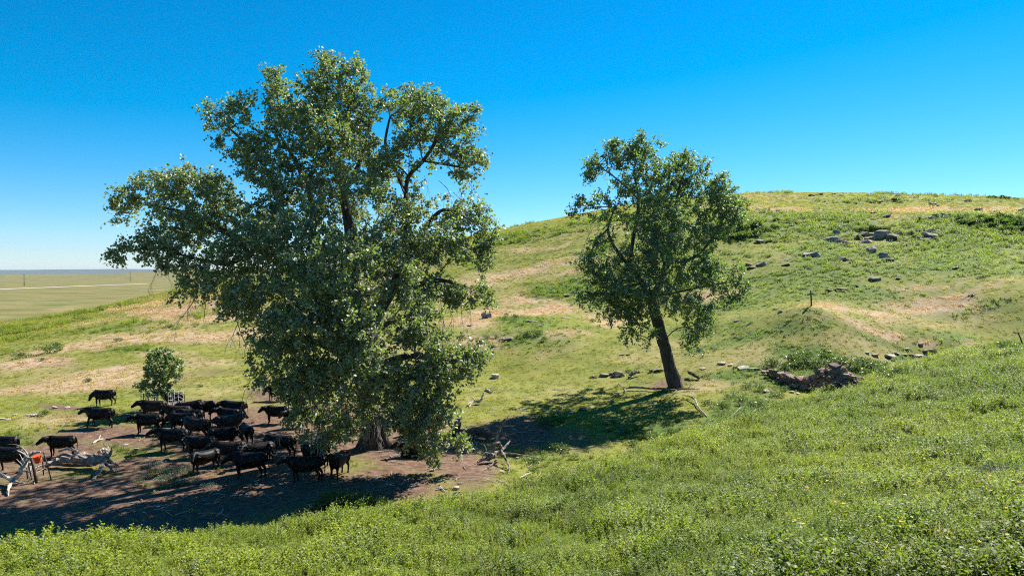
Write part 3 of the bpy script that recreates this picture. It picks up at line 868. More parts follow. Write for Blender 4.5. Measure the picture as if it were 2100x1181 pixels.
MAT_COW_GREY = hide_mat('black_hide_grey_face', (.006, .005, .005), (.016, .012, .010), patchc=(.36, .33, .31))
MAT_COW_MOTTLED = hide_mat('mottled_hide', (.008, .006, .005), (.075, .050, .042))
MAT_TAG = rough_mat('ear_tag_plastic', [(.3, (.55, .62, .68)), (.7, (.72, .78, .82))], 4, .5, .05, .002, rnd=0)

def rotz(p, a, o):
    x, y = p[0] - o[0], p[1] - o[1]
    return Vector((o[0] + x * math.cos(a) - y * math.sin(a), o[1] + x * math.sin(a) + y * math.cos(a), p[2]))

def cow_mesh(name, mat, head=0.0, yaw=0.0, legs=(0, 0, 0, 0), lying=False, tailk=0.0, calf=False, fat=1.0):
    """one continuous animal: lofted masses fused by voxel remesh. head = pitch of neck (rad, + up)"""
    g = Geo()
    dz = -.50 if lying else 0
    T = [(-1.00, 1.07, .08, .12), (-.94, 1.04, .21, .23), (-.76, 1.01, .28, .285), (-.50, .955, .295 * fat, .325), (-.20, .905, .335 * fat, .37), (.10, .895, .345 * fat, .385),
         (.38, .925, .31 * fat, .37), (.60, .96, .255, .345), (.76, .965, .19, .27), (.86, .96, .09, .14)]
    g.tube([(x, 0, z - .02 + dz) for x, z, a, b in T], [(a, b * 1.07) for x, z, a, b in T], 16)
    # withers and hip bones
    g.tube([(.35, 0, 1.22 + dz), (.60, 0, 1.20 + dz)], [.10, .11], 8)
    for s in (-1, 1):
        g.tube([(-.60, .17 * s, 1.17 + dz), (-.72, .20 * s, 1.12 + dz)], [.09, .10], 8)
        g.tube([(.46, .20 * s, 1.05 + dz), (.56, .19 * s, .74 + dz)], [.15, .12], 8)          # shoulder
        g.tube([(-.76, .13 * s, 1.12 + dz), (-.74, .17 * s, 1.0 + dz), (-.68, .20 * s, .76 + dz)], [.10, .19, .15], 10)         # thigh
    # neck and head
    o = (.60, 0)
    nl = .44
    ca, sa = math.cos(head), math.sin(head)
    n0 = Vector((.58, 0, 1.07 + dz)); n1 = n0 + Vector((nl * ca * .55, 0, nl * sa * .55)); n2 = n0 + Vector((nl * ca, 0, nl * sa))
    n1 = rotz(n1, yaw * .5, o); n2 = rotz(n2, yaw, o)
    g.tube([n0 - Vector((.12, 0, .02)), n0 + Vector((.08, 0, 0)), n1, n2], [(.21, .29), (.20, .29), (.17, .245), (.135, .19)], 12)
    hp = head - .75 if head > -.5 else -1.25
    hd = Vector((math.cos(yaw) * math.cos(hp), math.sin(yaw) * math.cos(hp), math.sin(hp)))
    side = Vector((-math.sin(yaw), math.cos(yaw), 0)); upv = side.cross(hd) * -1
    if upv.z < 0: upv = -upv
    p0 = n2 + upv * .03
    g.tube([p0 - hd * .10, p0 + hd * .03, p0 + hd * .18, p0 + hd * .34, p0 + hd * .46, p0 + hd * .52], [(.10, .10), (.145, .155), (.140, .150), (.102, .115), (.098, .098), (.07, .065)], 12)
    g.tube([p0 + hd * .10 - upv * .05, p0 + hd * .30 - upv * .07], [.09, .055], 8)
    g.tube([p0 - hd * .04 + upv * .10, p0 + hd * .08 + upv * .10], [.07, .06], 8)
    ears = []
    for s in (-1, 1):
        e0 = p0 + side * .10 * s + upv * .06; e1 = p0 + side * .23 * s + upv * .06 - hd * .04; e2 = p0 + side * .36 * s + upv * .03 - hd * .05
        g.tube([e0, e1, e2], [(.055, .045), (.095, .040), (.035, .028)], 8)
        ears.append((e2 - side * .06 * s - upv * .04, side * s))
    if not lying:
        for k, (sx, s) in enumerate(((1, 1), (1, -1), (-1, 1), (-1, -1))):
            w = legs[k]
            if sx > 0:
                P = [(.50, .165 * s, .86), (.52 + w * .3, .165 * s, .62), (.53 + w * .75, .16 * s, .40), (.50 + w * 1.0, .155 * s, .16), (.51 + w * 1.05, .155 * s, .075), (.53 + w * 1.05, .155 * s, 0)]
                rr = [.135, .092, .066, .046, .052, .064]
            else:
                P = [(-.70, .17 * s, .92), (-.60 + w * .4, .18 * s, .67), (-.83 + w * .8, .165 * s, .42), (-.80 + w * .95, .16 * s, .16), (-.78 + w * 1.0, .16 * s, .075), (-.76 + w * 1.0, .16 * s, 0)]
                rr = [.19, .125, .070, .048, .052, .064]
            g.tube(P, rr, 9)
        tl = [(-.99, 0, 1.16), (-1.07, tailk * .2, 1.0), (-1.08 - abs(tailk) * .05, tailk * .6, .75), (-1.06 - abs(tailk) * .15, tailk, .52), (-1.05 - abs(tailk) * .25, tailk * 1.2, .36)]
        g.tube(tl, [.05, .034, .030, .036, .022], 7)
    else:
        for s in (-1, 1):
            g.tube([(.50, .20 * s, .40), (.72, .26 * s, .16), (.50, .30 * s, .07), (.34, .30 * s, .06)], [.13, .085, .06, .055], 8)
            g.tube([(-.70, .22 * s, .44), (-.42, .34 * s, .24), (-.72, .42 * s, .09), (-.40, .44 * s, .06)], [.20, .14, .07, .055], 8)
        g.tube([(-.99, 0, .66), (-1.08, .06, .40), (-1.04, .16, .12), (-.9, .26, .06)], [.05, .034, .036, .022], 7)
    me = g.mesh(name, None, False)
    ob = bpy.data.objects.new(name + '_build', me); COL.objects.link(ob)
    rm = ob.modifiers.new('fuse', 'REMESH'); rm.mode = 'VOXEL'; rm.voxel_size = .026
    sm = ob.modifiers.new('soft', 'SMOOTH'); sm.iterations = 5; sm.factor = .5
    dg_ = bpy.context.evaluated_depsgraph_get(); dg_.update()
    res = bpy.data.meshes.new_from_object(ob.evaluated_get(dg_))
    bpy.data.objects.remove(ob)
    res.name = name
    res.transform(Matrix.Diagonal((.95, 1.0, 1.0, 1)))
    ears = [(Vector((e.x * .95, e.y, e.z)), d) for e, d in ears]
    if calf: res.transform(Matrix.Diagonal((.78, .78, .80, 1)))
    res.materials.clear(); res.materials.append(mat)
    res.polygons.foreach_set('use_smooth', np.ones(len(res.polygons), bool))
    return res, ears

_tm = Geo()
_tm.tube([(0, 0, 0), (.012, 0, -.03), (.016, 0, -.075), (.016, 0, -.085)], [(.012, .006), (.03, .006), (.034, .006), (.02, .005)], 8)
TAG_ME = _tm.mesh('ear_tag', MAT_TAG, False)

POSE = {}
def pose(key, **k):
    POSE[key] = cow_mesh('cow', MAT_COW, **k)
pose('stand', head=.26, yaw=.1, legs=(.02, -.06, .04, -.05))
pose('look', head=.20, yaw=.85, legs=(.0, .05, -.04, .06), fat=1.05)
pose('lookback', head=.2, yaw=-.75, legs=(.04, .0, -.02, .05))
pose('walk', head=.12, yaw=-.1, legs=(.16, -.14, -.16, .15), tailk=.25)
pose('low', head=-.35, yaw=.2, legs=(.05, -.02, .03, -.05))
pose('graze', head=-.85, yaw=-.15, legs=(.12, -.06, .06, -.08))
pose('fat', head=.02, yaw=.25, legs=(-.03, .05, .05, -.04), fat=1.12, tailk=-.1)
pose('high', head=.5, yaw=-.2, legs=(0, .04, -.05, .03))
pose('graze2', head=-.6, yaw=.45, legs=(-.1, .12, -.08, .05), fat=1.06)
pose('lie', head=.35, yaw=.5, lying=True, fat=1.08)

def cow(px, py, head_deg, key, label, mat=None, tags=0, scale=1.0, pitch=0.0, cat='cow', name='cow'):
    """feet centre at a photo pixel; heading: 180 = facing left across the view, -90 = facing the camera"""
    p = G(px, py)
    scale *= CR.uniform(.93, 1.06)
    me, ears = POSE[key]
    o = link(name, me, None, p, (0, 0, 0), (scale * .93, scale * .93, scale * .93))
    a = R(head_deg)
    # follow the lie of the land
    e = .7
    gx = (hz(p.x + e * math.cos(a), p.y + e * math.sin(a)) - hz(p.x - e * math.cos(a), p.y - e * math.sin(a))) / (2 * e)
    o.rotation_euler = Euler((0, -math.atan(gx) - pitch, a), 'XYZ')
    o.location.z -= .02
    if mat is not None:
        o.material_slots[0].link = 'OBJECT'; o.material_slots[0].material = mat
    tag(o, label, cat, 'black cattle gathered in the shade of the big cottonwood')
    for k in range(tags):
        ep, sd = ears[k % 2]
        t = link('ear_tag', TAG_ME, o, ep)
        t.rotation_euler = (0, 0, math.atan2(sd.y, sd.x) + .6)
        t.scale = (1.25, 1.25, 1.25)
    return o

C = cow
CR = random.Random(2)
C(4, 940, 176, 'stand', 'black cow cut off by the left edge of the photo, rump towards the herd')
C(14, 966, 178, 'walk', 'black cow at the left edge in front of another cow, behind the orange bucket')
C(125, 934, 183, 'look', 'black cow alone right behind the grey fallen log, head turned to the viewer')
C(214, 831, 178, 'low', 'black cow farthest up the slope, left of the caged sapling, tail swinging', tags=0)
C(203, 875, 184, 'walk', 'black cow striding left just below the farthest cow')
C(312, 858, 180, 'look', 'dark brown cow just below the caged sapling, back half hidden by the cow in front', MAT_COW_BROWN)
C(302, 888, 182, 'look', 'black cow standing side on, leftmost of the tight bunch below the sapling')
C(352, 836, 176, 'stand', 'dark brown cow behind the white wire guard of the sapling', MAT_COW_BROWN)
C(392, 862, 196, 'low', 'humped black cow rearing above its neighbours right of the sapling', pitch=-.16, scale=1.08)
C(418, 858, -8, 'graze2', 'black cow facing right behind the humped cow')
C(478, 858, 178, 'fat', 'black cow standing side on at the back with its tail hanging straight down')
C(466, 872, 170, 'look', 'shiny black cow facing left in front of the cow with the hanging tail', tags=1)
C(362, 868, 186, 'low', 'brown backed cow wedged in the middle of the tight bunch', MAT_COW_BROWN)
C(388, 876, 182, 'fat', 'black cow in the bunch with a brown sheen on its long back', MAT_COW_BROWN)
C(372, 886, 186, 'low', 'black cow in the bunch lowering its head, directly behind the big near cow')
C(402, 900, 168, 'lookback', 'black cow with two white ear tags turning its rump to the sun', MAT_COW_BROWN, tags=2)
C(352, 924, 184, 'stand', 'big black cow at the near left corner of the herd, head stretched left')
C(470, 890, 14, 'look', 'mottled brown backed cow facing right with a white ear tag', MAT_COW_MOTTLED, tags=1)
C(505, 906, 128, 'low', 'small black cow seen from behind, right of the mottled cow', scale=.9)
C(458, 918, 6, 'low', 'black cow in full shade below the mottled cow, facing right', tags=1)
C(410, 936, 190, 'lookback', 'black cow in deep shade with a blue white ear tag, behind the near row', tags=2)
C(418, 968, 236, 'look', 'black cow facing the viewer with two pale ear tags, nearest the grey green weeds', tags=2)
C(468, 950, 184, 'fat', 'black cow in the shade whose brown rump catches a patch of sun', MAT_COW_BROWN)
C(528, 952, 212, 'look', 'black cow with a grey white face looking at the viewer', MAT_COW_GREY, tags=1)
C(510, 978, 178, 'fat', 'large black cow in the middle of the front row, side on', tags=1, scale=1.05)
C(572, 938, 172, 'graze', 'black cow in deep shade behind the large front cow')
C(626, 986, 182, 'stand', 'black cow nearest the viewer under the drooping bare twigs, facing left')
C(646, 956, 160, 'lookback', 'black cow hidden behind the one under the drooping twigs')
C(695, 976, 258, 'high', 'black cow facing the viewer with a white ear tag, left of the trunk', tags=1)
C(567, 821, 180, 'low', 'black cow walking left at the back beneath a drooping leafy branch')
C(604, 838, 176, 'stand', 'black calf whose head pokes out of the leaves at the back', scale=.85, cat='calf')
C(566, 867, 179, 'look', 'sunlit black cow side on under the left boughs, facing left')
C(606, 876, 196, 'look', 'black cow half hidden by leaves, right of the sunlit cow', scale=.95)
C(706, 893, 96, 'stand', 'black cow seen from behind close to the left of the trunk', scale=1.)
C(850, 936, 172, 'lie', 'black cow lying down on bare soil right of the trunk')
C(850, 893, 10, 'lie', 'black cow lying behind hanging leaves right of the trunk')
C(936, 893, 80, 'stand', 'red brown calf behind hanging leaves beside the thick log', MAT_COW_RED, scale=.72, cat='calf', name='calf')

# ------------------------------------------------------------------ dead wood
MAT_WOOD = rough_mat('weathered_wood', [(.32, (.07, .055, .045)), (.5, (.22, .18, .15)), (.72, (.42, .35, .30))], scale=5.0, rough=.85, bstr=.8, bdist=.03, bscale=10, stretch=(1, 1, 1), rnd=.2)
MAT_PALEWOOD = rough_mat('bleached_wood', [(.3, (.20, .155, .12)), (.68, (.52, .45, .38))], scale=4, rough=.8, bstr=.5, bdist=.02, rnd=.15)
MAT_DARKWOOD = rough_mat('old_bark_log', [(.3, (.055, .042, .034)), (.7, (.16, .125, .10))], scale=4, rough=.95, bstr=1, bdist=.06, rnd=.15)

def wood(name, label, cat, lines, mat, group=None, k=7, wob=.14, seed=1):
    """lines: list of [(px, py of the ground below, height above ground, radius), ...]"""
    rnd = random.Random(seed); g = Geo()
    o = None
    for L in lines:
        P = []
        for (px, py, h, r) in L:
            q = G(px, py); P.append(Vector((q.x, q.y, q.z + h)))
        if o is None: o = P[0].copy(); o.z -= L[0][2]
        P, RR = smooth_line([p - o for p in P], [a[3] * .62 for a in L], 4)
        RR = [r_ * rnd.uniform(.8, 1.2) for r_ in RR]
        P = [p + Vector((rnd.gauss(0, .22), rnd.gauss(0, .22), rnd.gauss(0, .22))) * r_ for p, r_ in zip(P, RR)]
        g.tube(P, RR, k, True, wob, rnd)
        if max(RR) > .07:                       # split, twisted strands of the grain standing proud
            for j in range(7 if max(RR) > .12 else 4):
                ph = rnd.uniform(0, 6.28); tw = rnd.uniform(-.5, .5); a0 = rnd.randrange(0, max(1, len(P) // 2)); a1 = min(len(P), a0 + rnd.randint(3, 7)); S = []
                if a1 - a0 < 2: continue
                for i in range(a0, a1):
                    d = (P[min(i + 1, len(P) - 1)] - P[max(i - 1, 0)]).normalized(); u = d.cross(Vector((.2, .3, 1))).normalized(); v = d.cross(u)
                    q = ph + tw * (i - a0)
                    S.append(P[i] + (u * math.cos(q) + v * math.sin(q)) * RR[i] * rnd.uniform(.8, 1.15))
                rs = max(RR) * rnd.uniform(.16, .34)
                g.tube(S, [rs * .5] + [rs] * (len(S) - 2) + [rs * .35], 5, True, .2, rnd)
    ob = link(name, g.mesh(name, mat, False), None, o)
    return tag(ob, label, cat, group)

wood('fallen_log', 'big grey weathered log with splayed roots lying in front of the lone cow', 'log', [
    [(218, 962, .42, .34), (190, 960, .42, .36), (150, 958, .38, .30), (115, 958, .30, .24), (90, 962, .14, .15)],
    [(205, 952, .35, .22), (170, 950, .40, .22), (130, 948, .35, .17), (105, 950, .2, .10)],
    [(160, 948, .55, .12), (140, 944, .62, .10), (120, 945, .5, .07)],
    [(215, 962, .45, .22), (205, 972, .2, .16), (192, 984, .03, .10)],
    [(216, 960, .5, .2), (226, 960, .75, .12), (229, 958, 1.0, .06)],
    [(216, 960, .4, .2), (232, 962, .35, .10), (246, 962, .12, .05)],
    [(214, 958, .6, .18), (222, 952, .85, .10), (212, 950, 1.05, .05)],
    [(216, 962, .35, .16), (228, 968, .2, .09), (236, 970, .05, .05)]], MAT_WOOD, 'dead wood on the ground', 8, .2, 3)
wood('bleached_log', 'short bleached chunk of wood lying against the top of the grey weathered log', 'log', [[(200, 938, .25, .15), (212, 936, .32, .17), (219, 934, .3, .10)]], MAT_PALEWOOD, 'dead wood on the ground', 7, .25, 4)
wood('driftwood', 'pale forked driftwood in the bottom left corner beside the wire frame', 'driftwood', [
    [(-12, 982, .30, .10), (10, 990, .30, .11), (24, 996, .30, .13), (40, 996, .55, .17), (52, 994, 1.0, .20), (56, 992, 1.3, .17), (70, 990, 1.45, .12), (82, 990, 1.5, .07)],
    [(24, 996, .30, .13), (18, 1008, .15, .10), (16, 1018, .0, .07)],
    [(24, 996, .28, .10), (36, 1000, .25, .07), (50, 1000, .22, .04)],
    [(56, 992, 1.3, .12), (48, 992, 1.45, .06), (36, 992, 1.6, .03)],
    [(60, 992, 1.35, .06), (40, 988, 1.75, .03), (18, 986, 1.8, .015)],
    [(58, 992, 1.35, .05), (42, 990, 1.6, .03), (25, 990, 1.5, .015)]], MAT_PALEWOOD, 'dead wood on the ground', 8, .14, 5)
wood('bleached_log', 'bleached stump like chunk behind the orange bucket', 'log', [[(60, 966, .35, .16), (68, 962, .55, .20), (76, 960, .6, .16)], [(68, 962, .5, .12), (64, 964, .2, .1), (60, 968, .02, .07)]], MAT_PALEWOOD, 'dead wood on the ground', 7, .25, 6)
wood('stick', 'short pale stick on the dirt below the two striding cows', 'stick', [[(190, 910, .04, .07), (202, 905, .10, .09), (212, 901, .05, .05)], [(202, 905, .1, .06), (206, 899, .2, .04)]], MAT_PALEWOOD, 'dead wood on the ground', 6, .15, 7)
wood('fallen_branch', 'pale dead branch leaning on the ground just right of the big trunk', 'branch', [
    [(770, 852, .55, .10), (800, 858, .5, .16), (825, 866, .32, .17), (842, 872, .12, .10)], [(812, 862, .4, .09), (800, 870, .15, .07), (793, 876, .02, .05)], [(838, 870, .2, .1), (843, 878, .02, .06)]], MAT_WOOD, 'dead wood on the ground', 7, .15, 8)
wood('thick_log', 'thick dark barked log lying in the shade right of the hanging leaves', 'log', [[(930, 900, .32, .33), (955, 898, .34, .36), (980, 899, .35, .37), (1000, 903, .36, .42), (1002, 904, .36, .30)]], MAT_DARKWOOD, 'dead wood on the ground', 12, .10, 9)
wood('root_snag', 'gnarled grey uprooted snag with a long upright limb on the dirt', 'snag', [
    [(980, 952, .12, .10), (998, 950, .30, .20), (1012, 948, .42, .24), (1024, 946, .48, .20), (1034, 944, .7, .10), (1046, 940, .95, .06)],
    [(1012, 948, .55, .14), (1016, 946, 1.0, .10), (1022, 944, 1.5, .09), (1034, 942, 2.0, .06), (1044, 940, 2.35, .03)],
    [(1014, 948, .9, .13), (1022, 948, 1.05, .15), (1028, 949, .8, .13), (1026, 950, .5, .12)],
    [(1026, 949, .7, .12), (1036, 956, .45, .10), (1044, 964, .2, .08), (1043, 972, .0, .05)],
    [(1026, 948, .5, .08), (1050, 946, .42, .05), (1080, 946, .30, .045), (1108, 948, .2, .03)],
    [(1000, 950, .4, .07), (996, 948, .75, .05), (992, 948, .95, .025)], [(1005, 950, .5, .06), (994, 952, .6, .04), (988, 953, .3, .03)],
    [(1018, 950, .2, .06), (1008, 956, .06, .05), (1000, 958, .03, .03)]], MAT_WOOD, 'dead wood on the ground', 7, .2, 10)
wood('root_snag', 'small white forked snag just left of the gnarled uprooted snag', 'snag', [[(954, 926, .1, .12), (962, 922, .35, .12), (970, 922, .2, .08), (975, 925, .02, .05)], [(962, 922, .35, .07), (967, 919, .55, .05), (968, 918, .75, .02)], [(960, 923, .3, .08), (955, 920, .6, .03)], [(976, 924, .05, .04), (978, 920, .35, .03)]], MAT_PALEWOOD, 'dead wood on the ground', 6, .2, 11)
wood('fallen_branch', 'white forked branch sticking up at the left tip of the small tree shadow', 'branch', [[(958, 834, .1, .10), (970, 830, .25, .12), (984, 829, .25, .15), (990, 828, .6, .10), (992, 827, .85, .06)], [(970, 830, .25, .09), (962, 836, .05, .06)], [(975, 829, .3, .06), (962, 826, .6, .03)]], MAT_PALEWOOD, 'dead wood on the ground', 7, .15, 12)
wood('fallen_log', 'short pale log half way between the round block and the white forked branch', 'log', [[(996, 801, .12, .13), (1003, 804, .12, .14), (1009, 807, .1, .12)]], MAT_PALEWOOD, 'dead wood on the ground', 7, .12, 13)
wood('fallen_branch', 'long dead branch lying across the foot of the leaning cottonwood', 'branch', [[(1282, 806, .05, .07), (1284, 801, .2, .10), (1310, 800, .2, .12), (1345, 802, .2, .13), (1380, 804, .2, .12), (1410, 802, .2, .08), (1435, 800, .1, .04)], [(1390, 803, .2, .07), (1380, 810, .1, .05)], [(1410, 801, .2, .05), (1422, 798, .35, .03)]], MAT_WOOD, 'dead wood on the ground', 7, .15, 14)
wood('fallen_branch', 'crooked pale branch in the grass below the foot of the leaning cottonwood', 'branch', [[(1400, 813, .1, .04), (1414, 820, .25, .07), (1425, 826, .25, .10), (1430, 836, .15, .08), (1440, 846, .08, .07), (1450, 855, .04, .05)]], MAT_PALEWOOD, 'dead wood on the ground', 6, .15, 15)
wood('stick', 'left one of the two bent sticks in the mown gully below the stone ruin', 'stick', [[(1500, 857, .06, .05), (1512, 850, .25, .05), (1520, 844, .35, .04)], [(1512, 850, .2, .03), (1530, 852, .12, .03), (1545, 852, .06, .02)]], MAT_PALEWOOD, 'dead wood on the ground', 6, .1, 16)
wood('stick', 'right one of the two bent sticks in the mown gully below the stone ruin', 'stick', [[(1535, 858, .05, .05), (1548, 850, .22, .06), (1560, 847, .2, .04)], [(1548, 850, .2, .03), (1552, 845, .5, .02)]], MAT_PALEWOOD, 'dead wood on the ground', 6, .1, 17)
wood('stick', 'thin pale stick lying on the grass edge right of the gnarled snag', 'stick', [[(1133, 971, .05, .04), (1165, 965, .1, .045), (1196, 958, .1, .035)]], MAT_PALEWOOD, 'dead wood on the ground', 6, .1, 18)
wood('stick', 'short thick pale stick at the grass edge below the gnarled snag', 'stick', [[(1066, 982, .05, .04), (1080, 976, .1, .06), (1092, 971, .1, .05)]], MAT_PALEWOOD, 'dead wood on the ground', 6, .1, 19)
wood('stick', 'curved thin stick at the grass edge, right of the short thick one', 'stick', [[(1088, 994, .1, .03), (1100, 988, .2, .035), (1108, 978, .2, .03), (1106, 968, .2, .02)], [(1085, 986, .05, .03), (1100, 982, .1, .02)]], MAT_WOOD, 'dead wood on the ground', 6, .1, 20)
wood('stick', 'short stick on the dirt between two pale stones below the lying cow', 'stick', [[(900, 998, .03, .03), (904, 1002, .08, .05), (911, 1008, .04, .04)]], MAT_PALEWOOD, 'dead wood on the ground', 6, .1, 22)
wood('stick', 'dark flat stick at the edge of the near green slope', 'stick', [[(928, 1014, .05, .05), (940, 1013, .08, .05), (952, 1012, .05, .04)]], MAT_WOOD, 'dead wood on the ground', 6, .1, 23)
wood('fallen_branch', 'broken chunk of pale wood left of the leaning cottonwood trunk', 'branch', [[(1290, 776, .1, .16), (1302, 772, .35, .22), (1312, 770, .3, .12)], [(1302, 772, .3, .08), (1320, 768, .2, .06)]], MAT_WOOD, 'dead wood on the ground', 7, .25, 24)
wood('fallen_log', 'dark slanted stub of a log right of the leaning cottonwood trunk', 'log', [[(1412, 772, .42, .15), (1422, 776, .3, .2), (1434, 779, .12, .15)]], MAT_DARKWOOD, 'dead wood on the ground', 8, .2, 25)
wood('plank', 'long grey pole lying on the short turf at the foot of the hill', 'pole', [[(1868, 734, .06, .07), (1910, 730, .1, .08), (1962, 724, .08, .06)]], MAT_WOOD, 'dead wood on the ground', 6, .05, 26)
wood('stick', 'thin dead branch on the short turf near the end of the long grey pole', 'stick', [[(1930, 724, .1, .03), (1945, 722, .2, .03), (1955, 719, .2, .02)]], MAT_PALEWOOD, 'dead wood on the ground', 6, .05, 27)
wood('stick', 'long thin stick lying in the deep shade at the foot of the near slope', 'stick', [[(405, 1065, .08, .035), (425, 1060, .12, .04), (446, 1056, .1, .03)]], MAT_WOOD, 'dead wood on the ground', 6, .1, 28)

# twig litter nobody could count
lg = Geo(); lr = random.Random(77)
for k in range(240):
    px, py = lr.choice([(lr.uniform(60, 700), lr.uniform(840, 1075)), (lr.uniform(760, 1120), lr.uniform(880, 1010)), (lr.uniform(960, 1420), lr.uniform(780, 930))])
    if crest_s([(px - CX) / F_PX * 30], [30])[0] < 1: continue
    q = G(px, py)
    if q is None or crest_s([q.x], [q.y])[0] < 1.5: continue
    a = lr.uniform(0, 6.28); L = lr.uniform(.2, .9)
    P = [Vector((q.x + math.cos(a) * t * L, q.y + math.sin(a) * t * L, 0)) for t in (-.5, 0, .5)]
    for p in P: p.z = hz(p.x, p.y) + .03
    P[1] += Vector((lr.uniform(-.08, .08), lr.uniform(-.08, .08), .03))
    lg.tube(P, [lr.uniform(.012, .028)] * 3, 4, False)
tag(link('twig_litter', lg.mesh('twig_litter', MAT_DEADTWIG)), 'pale twigs littering the trampled dirt', None, None, 'stuff')

# ------------------------------------------------------------------ wire frame, bucket, tree guard, posts, block
MAT_RUST = rough_mat('rusty_dark_steel', [(.3, (.018, .014, .012)), (.7, (.05, .036, .028))], 8, .7, .2, .004, rnd=0)
MAT_WIRE = rough_mat('galvanised_wire', [(.3, (.34, .34, .34)), (.7, (.58, .58, .57))], 8, .45, .1, .003, spec=.5, rnd=0)
MAT_POST = rough_mat('grey_fence_post', [(.3, (.06, .048, .04)), (.7, (.16, .13, .11))], 6, .9, .5, .02, stretch=(3, 3, .6), rnd=.1)
m, nt, out = new_mat('orange_plastic')
b_ = bsdf(nt, .45, .4); nz = tex_noise(nt, 6, 4); nt.links.new(ramp(nt, nz.outputs[0], [(.3, (.62, .075, .008)), (.7, (.80, .13, .02))]).outputs[0], b_.inputs['Base Color']); nt.links.new(b_.outputs[0], out.inputs[0])
MAT_ORANGE = m

c0 = G(84, 984); Rd = random.Random(5)
fr = empty('wire_frame', c0, 'collapsed dark steel frame with bent wires holding the orange bucket up', 'frame')
posts = [(58, 982, 1.25, -.35, .1), (66, 984, 1.1, -.3, .0), (76, 990, 1.3, -.45, .1), (90, 974, 1.05, -.2, .1), (107, 984, 1.45, -.62, .1)]
tops = []
for (px, py, h, lx, ly) in posts:
    q = G(px, py) - c0; g = Geo(); t = q + Vector((lx * .8, ly, h * .92)); tops.append((q, t))
    g.tube([q - Vector((0, 0, .2)), q * .5 + t * .5, t], [.03 if px != 76 else .06] * 3, 6)
    link('post', g.mesh('post', MAT_RUST), fr)
for f_, sag in ((.95, .05), (.62, .08), (.35, .04)):
    g = Geo(); P = []
    for q, t in tops:
        P.append(q.lerp(t, f_) + Vector((Rd.uniform(-.05, .05), Rd.uniform(-.05, .05), Rd.uniform(-sag, sag))))
    P, RR = smooth_line(P, [.010] * len(P), 3)
    g.tube(P, RR, 4); link('wire', g.mesh('wire', MAT_RUST if f_ > .9 else MAT_WIRE), fr)
for (a, b) in (((40, 1.3), (62, .05)), ((34, 1.05), (64, .1)), ((70, .35), (84, 1.0)), ((96, 1.5), (84, .95)), ((98, .1), (104, .35))):
    g = Geo(); q = G(a[0], 985) - c0; t = G(b[0], 985) - c0; q.z += a[1]; t.z += b[1]
    g.tube([q, (q + t) * .5 + Vector((.03, 0, .06)), t], [.012] * 3, 4); link('wire', g.mesh('wire', MAT_WIRE), fr)
bk = empty('bucket', c0 + Vector((-.14, .05, .86)), 'orange plastic bucket tipped on the steel frame', 'bucket', None, (R(12), R(-12), .3))
g = Geo()
for z0, z1, r0_, r1_ in ((0, .34, .155, .185),):
    g.tube([(0, 0, z) for z in (0, .01, .11, .12, .21, .22, .31, .34)], [.150, .155, .163, .168, .170, .176, .178, .186], 20, True)
link('pail', g.mesh('pail', MAT_ORANGE, False), bk)
g = Geo(); g.tube([(.0, 0, .335), (0, 0, .36)], [.192, .192], 20); link('rim', g.mesh('rim', MAT_ORANGE, False), bk)
g = Geo(); g.tube([(.19, 0, .31), (.22, .05, .22), (.20, .10, .12), (.12, .17, .10), (0, .21, .10), (-.12, .17, .10), (-.20, .10, .12), (-.22, .05, .22), (-.19, 0, .31)], [.006] * 9, 5)
link('handle', g.mesh('handle', MAT_WIRE), bk)

gp = Vector(sapling.location)
tg_ = empty('tree_guard', gp, 'white wire guard standing round the foot of the sapling', 'wire guard')
for a in (0.3, 2.2, 4.2):
    g = Geo(); g.tube([(math.cos(a) * .95, math.sin(a) * .95, -.2), (math.cos(a) * .95, math.sin(a) * .95, 1.35)], [.03, .03], 6); link('post', g.mesh('post', MAT_POST), tg_)
for h in (.15, .45, .75, 1.05, 1.3):
    g = Geo(); g.tube([(math.cos(a) * (.98 + .05 * math.sin(5 * a + h * 9)), math.sin(a) * .98, h + .03 * math.sin(3 * a + h * 5)) for a in np.linspace(-.3, 5.2, 26)], [.011] * 26, 4)
    link('wire', g.mesh('wire', MAT_WIRE), tg_)
for a in np.linspace(-.3, 5.2, 22):
    g = Geo(); g.tube([(math.cos(a) * .985, math.sin(a) * .985, .02), (math.cos(a) * (.985 + .04 * math.sin(7 * a)), math.sin(a) * .985, 1.36)], [.010, .010], 4)
    link('wire', g.mesh('wire', MAT_WIRE), tg_)
# bent loose panel of the guard hanging towards the cows
g = Geo(); q0 = G(368, 846) - gp
for h in (.25, .5, .75, 1.0, 1.25, 1.5): g.tube([q0 + Vector((-.35, .1, h)), q0 + Vector((0, 0, h + .08)), q0 + Vector((.25, -.08, h - .02))], [.016] * 3, 4)
for x in (-.35, -.1, .25): g.tube([q0 + Vector((x, .05, 0)), q0 + Vector((x + .03, 0, .7)), q0 + Vector((x - .02, .02, 1.55))], [.016] * 3, 4)
link('loose_panel', g.mesh('loose_panel', MAT_WIRE), tg_)

